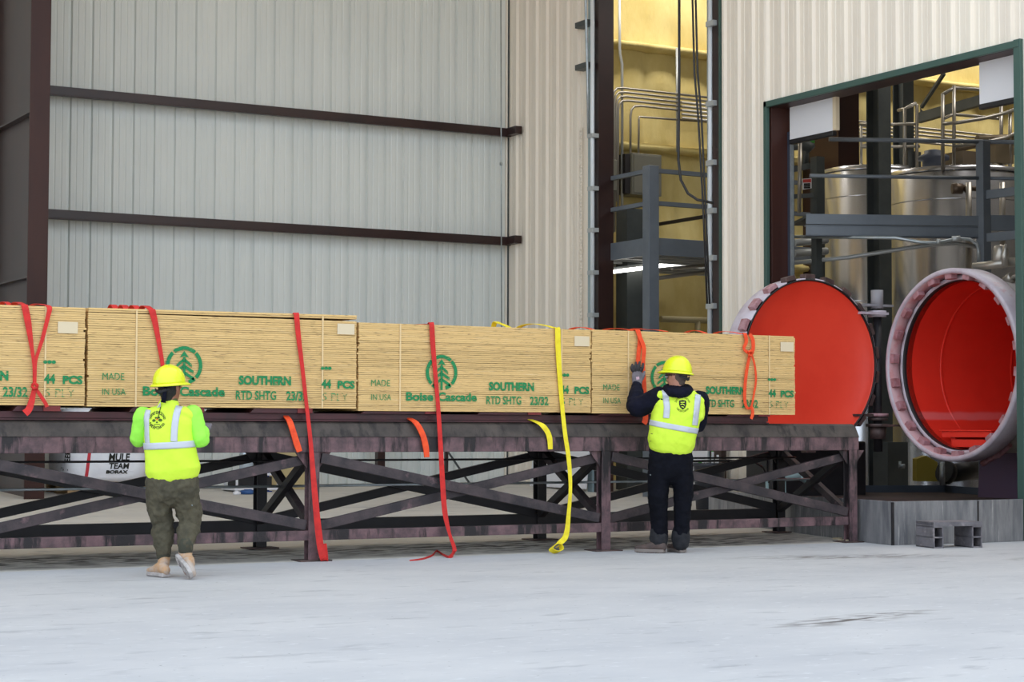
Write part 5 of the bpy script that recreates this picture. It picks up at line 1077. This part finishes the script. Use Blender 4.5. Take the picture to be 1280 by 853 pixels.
arc_text('Not By Chance', ec, p.px(9.6), 205, 335, p.px(4.0), True, RH, UP, FH, vb).build('emblem_lettering', MT['ink'], vest)
mb = MB()
for (dx, dy, r_) in ((-4, -.5, 2.2), (4.2, 0, 2.4), (-1.5, 2.8, 1.6), (2.2, 3.2, 1.6), (0, -2.8, 1.3)):
    q = drape([ec+RH*p.px(dx+r_*math.cos(2*math.pi*k/14))+UP*p.px(dy+r_*.8*math.sin(2*math.pi*k/14)) for k in range(14)], vb, FH, .004); mb.add(q, [tuple(range(14))])
mb.build('emblem_leaves', mat('emblem_green', S(70, 92, 30), .8), vest)
mb = MB(); q = drape([ec+RH*p.px(1.4*math.cos(2*math.pi*k/12))+UP*p.px(1.0+1.4*math.sin(2*math.pi*k/12)) for k in range(12)], vb, FH, .0045); mb.add(q, [tuple(range(12))]); mb.build('emblem_dot', mat('emblem_orange', S(230, 140, 40), .8), vest)
mb = MB(); q = drape([ec+RH*p.px(x)+UP*p.px(y) for x, y in ((-4, -5), (4, -5), (4, -5.8), (-4, -5.8))], vb, FH, .004); mb.add(q, [(0, 1, 2, 3)]); mb.build('emblem_line', MT['ink'], vest)
mb = MB(); q = drape([J(198, 503.5), J(203, 503), J(203.5, 509), J(198.5, 510)], vb, FH, .006)
q = [v if v is not None else J(200, 506, -.12) for v in q]; mb.add(q, [(0, 1, 2, 3)]); mb.build('hang_tag', MT['white'], vest, solid=.003)
mb = MB(); mb.tube([q_ for q_ in drape([J(203.5, 509), J(202.5, 517), J(200.5, 524)], vb, FH, .006) if q_ is not None], .003, 6); mb.build('lanyard', MT['ink'], vest)
# dark bandana hanging from the hat
mb = MB(); mb.grid([[J(205, 484, -.12), J(209, 484, -.125)], [J(203, 494, -.115), J(208, 495, -.12)], [J(201, 503, -.11), J(207, 504, -.115)]]); mb.build('neck_flap', MT['navy'], rt, solid=.006)
# trousers
mb = MB()
chain(mb, [(J(215, 588, 0), .165, .11), (J(215, 599, 0), .203, .135), (J(215, 612, 0), .200, .135)], RH, 4, 28, True, 2.6)
chain(mb, [(J(200, 606, 0), .112, .125), (J(199.5, 622, .02), .102, .115), (J(200, 638, .03), .094, .105), (J(203, 653, .05), .084, .095), (J(203.5, 668, .03), .086, .092), (J(204, 682, .01), .070, .078), (J(204.5, 690.5, 0), .058, .062)], RH, 5, 22)
chain(mb, [(J(230, 606, 0), .118, .125), (J(232, 622, .02), .106, .115), (J(236, 640, .04), .100, .105), (J(237.5, 651, .05), .088, .095), (J(235, 664, -.01), .082, .088), (J(233, 675, -.06), .068, .073), (J(232, 682.5, -.10), .060, .064)], RH, 5, 22)
tr = fuse(mb, 'trousers', MT['olive'], rt, .011, 3, .040, .05)
for c_, s_ in ((J(195, 640, .02), -1), (J(243, 645, .03), 1)):
    mb = MB(); chain(mb, [(c_+ZV*.055, .030, .075), (c_, .040, .085), (c_-ZV*.07, .036, .08)], RH, 3, 16, True, 3.5); fuse(mb, 'cargo_pocket', MT['olive'], tr, .010, 3, .012, .04)
mb = MB(); q = J(240, 632, -.085); mb.lathe([(.001, -.004), (.007, 0), (.001, .004)], q, FH, 10); mb.build('snap_button', MT['galv'], tr)
for c_, d_, w_ in ((J(204.5, 691.5, 0), 0, 1), (J(232, 684.5, -.105), 0, 1)):
    mb = MB(); chain(mb, [(c_+ZV*.022, .058, .062), (c_-ZV*.02, .056, .060)], RH, 4, 20); fuse(mb, 'cuff', mat('dark_olive_cuff', S(62, 62, 50), .85) if 'dark_olive_cuff' not in bpy.data.materials else bpy.data.materials['dark_olive_cuff'], tr, .008, 2, .006, .03)
# boots : left planted, right heel lifted with sole showing
hl = pZ(207, 722.5, .0); hl.z = .012; dl = (FH*.80-RH*.62); tl = hl+dl*.26; 
boot(rt, J(205, 700, .0), hl, hl.lerp(tl, .68), tl, ZV, MT['boot'], MT['sole'])
tr_ = pZ(240, 726, 0)+ZV*.022; hr_ = J(222, 700, -.13); dd = (tr_-hr_).normalized(); upv = (FH*.85+ZV*.55+RH*.25); 
tr2 = hr_+dd*.275
boot(rt, J(231.5, 692, -.10), hr_, hr_.lerp(tr2, .68), tr2, upv, MT['boot'], MT['sole'], .058, J(234, 670, -.03)-J(231, 694, -.10))
helmet(p, J(211.5, 479.5, -.01), (UP-RH*.05-FH*.02), (FH*.85-RH*.30+RH*.8), rt, MT['hat'], .117, .140, .142)
# gloves
kr = wr_r+FH*.075+ZV*.045
glove_parts(rt, wr_r, wr_r+FH*.04+ZV*.025, kr, RH, [(kr+RH*(i-1.5)*.021+FH*.032+ZV*(.004), kr+RH*(i-1.5)*.018+FH*.040-ZV*.030) for i in range(4)], (wr_r+FH*.03-RH*.03, wr_r+FH*.065-RH*.055, wr_r+FH*.095-RH*.05), MT['glove'], MT['gloveb'])
kl = wr_l+FH*.085
glove_parts(rt, wr_l, wr_l+FH*.045, kl, RH, [(kl+RH*(i-1.5)*.021+FH*.032, kl+RH*(i-1.5)*.018+FH*.040-ZV*.030) for i in range(4)], (wr_l+FH*.03+RH*.03, wr_l+FH*.065+RH*.055, wr_l+FH*.095+RH*.05), MT['glove'], MT['gloveb'])
# ---------------------------------------------------------------- worker on the right
p = Person('worker in navy hoodie, lime safety vest and yellow hard hat, gripping the orange strap', 17.66, pZ(834, 691, 0), (0, 1, 0))
J = p.J; rt = p.root
hf = (FH*.62-RH*.78).normalized(); hc = J(846.5, 470, -.02); hs = hf.cross(ZV)
sh_l, el_l, wr_l = J(824, 497, .0), J(795.5, 509, .12), J(796, 484, .37)
sh_r, el_r, wr_r = J(874, 501, .0), J(872, 530, .14), J(862, 528, .36)
hip_l, kn_l, an_l = J(825, 573, .0), J(824, 625, .0), J(824, 676, .0)
hip_r, kn_r, an_r = J(851, 575, .0), J(853, 625, .02), J(851, 677, .03)
mb = MB()
head_mb(mb, hc, (ZV+RH*.05).normalized(), hf, J(847, 490, -.01))
chain(mb, [(J(838, 578), .15, .11), (J(840, 550), .15, .11), (J(845, 520), .17, .115), (J(848, 497), .16, .10)], RH)
for a, b, c in ((sh_l, el_l, wr_l), (sh_r, el_r, wr_r)): chain(mb, [(a, .060, .060), (a.lerp(b, .5), .052, .052), (b, .044, .044), (b.lerp(c, .5), .040, .040), (c, .030, .026)], ZV)
for a, b, c in ((hip_l, kn_l, an_l), (hip_r, kn_r, an_r)): chain(mb, [(a, .09, .09), (a.lerp(b, .5), .078, .08), (b, .06, .062), (b.lerp(c, .4), .056, .06), (c, .038, .042)], RH)
chain(mb, [(an_l, .038, .042), (J(818, 687, -.01), .036, .03), (J(808, 689, .0), .034, .02)], FH); chain(mb, [(an_r, .038, .042), (J(849, 686, .05), .036, .03), (J(845, 687, .14), .036, .02)], RH)
chain(mb, [(wr_r, .028, .022), (wr_r+FH*.05-ZV*.05, .036, .018)], RH); chain(mb, [(wr_l, .028, .022), (J(796.5, 474, .403), .030, .012)], RH)
fuse(mb, 'body', MT['skin2'], rt, .010, 3)
mb = MB(); chain(mb, [(hc+ZV*.07-hf*.012, .074, .088), (hc+ZV*.02-hf*.018, .080, .094), (hc-ZV*.03-hf*.034, .068, .070), (hc-ZV*.062-hf*.040, .046, .04)], hs); fuse(mb, 'hair', MT['hair2'], rt, .008, 3, .003, .012)
mb = MB()
for s in (-1, 1): q = hc+hf*.086+hs*s*.032-ZV*.004; mb.lathe([(.001, -.012), (.010, -.006), (.012, 0), (.010, .006), (.001, .012)], q, hf, 12)
mb.build('eyes', MT['lens'], rt)
# safety glasses
mb = MB()
for s in (-1, 1):
    mb.tube([hc+hs*s*.088-hf*.03+ZV*.006, hc+hs*s*.086+hf*.04+ZV*.006, hc+hs*s*.074+hf*.088+ZV*.004], .005, 8)
gl = mb.build('safety_glasses', MT['black'], rt); mb = MB(); rows = []
for k in range(13): an = math.radians(-62+124*k/12); rows.append([hc+hf*(.030+.090*math.cos(an))+hs*(.085*math.sin(an))+ZV*z for z in (.018, -.022)])
mb.grid(rows); mb.build('lens', MT['gls'], gl, solid=.003)
# hoodie
mb = MB()
chain(mb, [(J(838, 566), .205, .14), (J(839, 550), .20, .14), (J(844, 522), .215, .14), (J(848, 503), .205, .12), (J(848, 492, -.01), .11, .095)], RH)
chain(mb, [(sh_l, .108, .105), (sh_l.lerp(el_l, .45)-ZV*.01, .105, .10), (el_l, .098, .095), (el_l.lerp(wr_l, .5), .082, .08), (wr_l-ZV*.005, .058, .054), (wr_l+ZV*.012, .050, .046)], FH)
chain(mb, [(sh_r, .100, .10), (sh_r.lerp(el_r, .5), .092, .092), (el_r, .082, .082), (el_r.lerp(wr_r, .5), .07, .07), (wr_r, .046, .046)], ZV)
hd = fuse(mb, 'hoodie', MT['navy'], rt, .011, 5, .020, .07)
mb = MB()
chain(mb, [(J(834, 487.5, -.05), .040, .045), (J(838, 490, -.11), .046, .05), (J(848, 491.5, -.135), .048, .055), (J(857, 490.5, -.11), .046, .05), (J(861, 487.5, -.04), .040, .045)], ZV, 5, 18)
chain(mb, [(J(834, 486, .0), .045, .04), (J(839, 485, .07), .045, .04), (J(853, 485, .07), .045, .04), (J(861, 487, .0), .045, .04)], ZV, 5, 16)
chain(mb, [(J(835, 488, -.02), .05, .07), (J(848, 489, -.04), .055, .09), (J(860, 489, -.02), .05, .07)], ZV, 5, 16)
fuse(mb, 'hood', MT['navy'], hd, .010, 4, .014, .05)
# vest
mb = MB(); axv = (J(848, 505)-J(838.5, 557)).normalized()
chain(mb, [(J(839, 553, 0), p.px(29.5), .175), (J(841, 540, 0), p.px(30), .175), (J(843.5, 526, 0), p.px(30.5), .17), (J(847, 512, -.005), p.px(31), .16), (J(849, 503, -.01), p.px(30), .14), (J(849, 498, -.01), p.px(24), .115)], RH, 6, 36, True, 2.6)
chain(mb, [(J(824.5, 495, 0), .062, .118), (J(834, 494, -.005), .050, .12), (J(862, 496, -.005), .050, .12), (J(873.5, 501, 0), .062, .115)], ZV, 4, 20)
chain(mb, [(J(874, 500, 0), .04, .11), (J(877, 510, .0), .035, .10), (J(876, 522, 0), .03, .10)], RH, 4, 18)
vest = fuse(mb, 'safety_vest', MT['vest'], rt, .011, 5, .018, .10); vb = bvh_of(vest)
waistband(vb, vest, J(842.5, 533.5, 0), axv, .052, .005)
tape(p, vb, vest, [J(829.5, 484, 0), J(831, 497, 0), J(832, 510, 0), J(831, 523, 0)], .058, FH, .005)
tape(p, vb, vest, [J(871.5, 492, 0), J(870, 505, 0), J(868.5, 519, 0), J(867, 532, 0)], .056, FH, .005)
tape(p, vb, vest, [J(830, 497, 0), J(832, 510, 0), J(832, 530, 0)], .05, -FH, .005); tape(p, vb, vest, [J(868, 497, 0), J(866, 510, 0), J(864, 530, 0)], .05, -FH, .005)
# dark side slit and pale edging of the vest hem
mb = MB(); q = drape([J(812.5, 542), J(814.5, 542), J(813, 552), J(811.5, 552)], vb, FH, .004)
if all(v is not None for v in q): mb.add(q, [(0, 1, 2, 3)]); mb.build('side_slit', MT['ink'], vest)
ec = J(851.5, 506, 0); u2 = axv
arc_text('Safety By Choice', ec, p.px(9.0), 165, 15, p.px(2.6), False, RH, UP, FH, vb).build('emblem_lettering', mat('soft_print', S(96, 112, 30), .8), vest)
arc_text('Not By Chance', ec, p.px(8.4), 215, 325, p.px(2.6), True, RH, UP, FH, vb).build('emblem_lettering', bpy.data.materials['soft_print'], vest)
mb = MB(); shp = [(-4.4, 4.6), (0, 5.4), (4.4, 4.6), (4.6, 0), (3.2, -4), (0, -6.6), (-3.2, -4), (-4.6, 0)]
q = drape([ec+RH*p.px(x)+UP*p.px(y) for x, y in shp], vb, FH, .005); mb.add(q, [tuple(range(8))]); mb.build('emblem_shield', MT['ink'], vest)
mb = MB()
for s_ in (((-2.6, 3), (2.6, 3.2), (2.6, 2.2), (-2.6, 2)), ((-2.8, 0), (-.4, 1.2), (2.8, -.6), (2.6, -1.6), (-.4, .2), (-2.6, -1)), ((-1.8, -2.4), (1.8, -3.2), (1.4, -4), (-1.4, -3.4))):
    q = drape([ec+RH*p.px(x)+UP*p.px(y) for x, y in s_], vb, FH, .0065); mb.add(q, [tuple(range(len(q)))])
mb.build('emblem_figure', MT['vest'], vest)
# trousers
mb = MB()
chain(mb, [(J(838.5, 556, 0), .17, .12), (J(838.5, 572, 0), .208, .145), (J(838.5, 588, 0), .200, .14)], RH, 4, 28, True, 2.6)
chain(mb, [(J(824.5, 582, 0), .112, .13), (J(823.5, 600, .0), .106, .12), (J(822.5, 617, .0), .098, .11), (J(823, 634, .0), .088, .10), (J(824, 652, 0), .080, .092), (J(824, 668, 0), .080, .088), (J(823.5, 678, 0), .074, .082)], RH, 5, 22)
chain(mb, [(J(852, 582, 0), .110, .13), (J(853.5, 600, .01), .104, .12), (J(854, 617, .02), .094, .11), (J(853, 634, .02), .084, .10), (J(852.5, 652, .02), .076, .09), (J(851.5, 668, .02), .074, .085), (J(851, 679, .03), .068, .078)], RH, 5, 22)
tr = fuse(mb, 'trousers', MT['navyp'], rt, .011, 4, .022, .06)
for c_ in (J(823.5, 675, 0), J(851, 675.5, .025)):
    mb = MB(); chain(mb, [(c_+ZV*.075, .084, .092), (c_+ZV*.03, .089, .094), (c_-ZV*.025, .082, .088)], RH, 4, 20); fuse(mb, 'dusty_hem', MT['cuff'], tr, .010, 3, .010, .05)
mb = MB(); q = J(813, 594, -.12); mb.lathe([(.001, -.004), (.007, 0), (.001, .004)], q, FH, 10); mb.build('snap_button', MT['galv'], tr)
g0 = pZ(829, 692, .0); g0.z = .012; d0 = (-RH*.88+FH*.42).normalized()
boot(rt, J(824, 681, .02), g0, g0+d0*.175, g0+d0*.262, ZV, MT['boot2'], MT['sole2'], .044)
g0 = pZ(853.5, 691.5, .0); g0.z = .012; d0 = (-RH*.38+FH*.9).normalized()
boot(rt, J(851, 681, .04), g0, g0+d0*.175, g0+d0*.262, ZV, MT['boot2'], MT['sole2'], .044)
helmet(p, J(846.5, 465.5, -.02), (UP+RH*.10+FH*.05), hf, rt, MT['hat'], .120, .146, .150)
# gloved left hand laid round the orange strap
pw_ = J(796.5, 473.5, .405); kn_ = J(796.5, 466.5, .41)
tips = []
for i in range(4):
    x = 789.6+4.5*i; tips.append((J(x, (461, 459.5, 459, 460)[i], .40), J(x+.8, (456, 453.5, 453, 455)[i], .42)))
gv = glove_parts(rt, wr_l-ZV*.035, pw_, kn_, RH, [(t_[0], t_[1]) for t_ in tips], (J(801, 475, .41), J(804.5, 470, .41), J(805.5, 465, .42)), MT['glove'], MT['gloveb'], .013, .052, .022)
mb = MB()
for m_, t_ in tips: b0 = kn_+RH*((tips.index((m_, t_))-1.5)*.0215); chain(mb, [(b0.lerp(m_, .35), .0148, .0150), (m_, .0142, .0142), (m_.lerp(t_, .6), .0132, .013), (t_, .0115, .0115)], RH, 3, 12)
fuse(mb, 'finger_coating', MT['gloveb'], gv, .005, 1)
mb = MB(); q = J(797, 473, .376); mb.add([q+RH*p.px(x)+ZV*p.px(y) for x, y in ((-2.2, 1.6), (2.0, 2.2), (2.4, -1.4), (-1.6, -2))], [(0, 1, 2, 3)]); mb.build('glove_badge', mat('pink_badge', S(206, 170, 182), .7), gv, solid=.003)
kr = wr_r+FH*.06-ZV*.05
glove_parts(rt, wr_r, wr_r+FH*.03-ZV*.025, kr, RH, [(kr+RH*(i-1.5)*.021+FH*.02-ZV*.03, kr+RH*(i-1.5)*.018+FH*.0-ZV*.055) for i in range(4)], (wr_r+FH*.02-RH*.03, wr_r+FH*.045-RH*.055-ZV*.02, wr_r+FH*.06-RH*.05-ZV*.05), MT['glove'], MT['gloveb'])
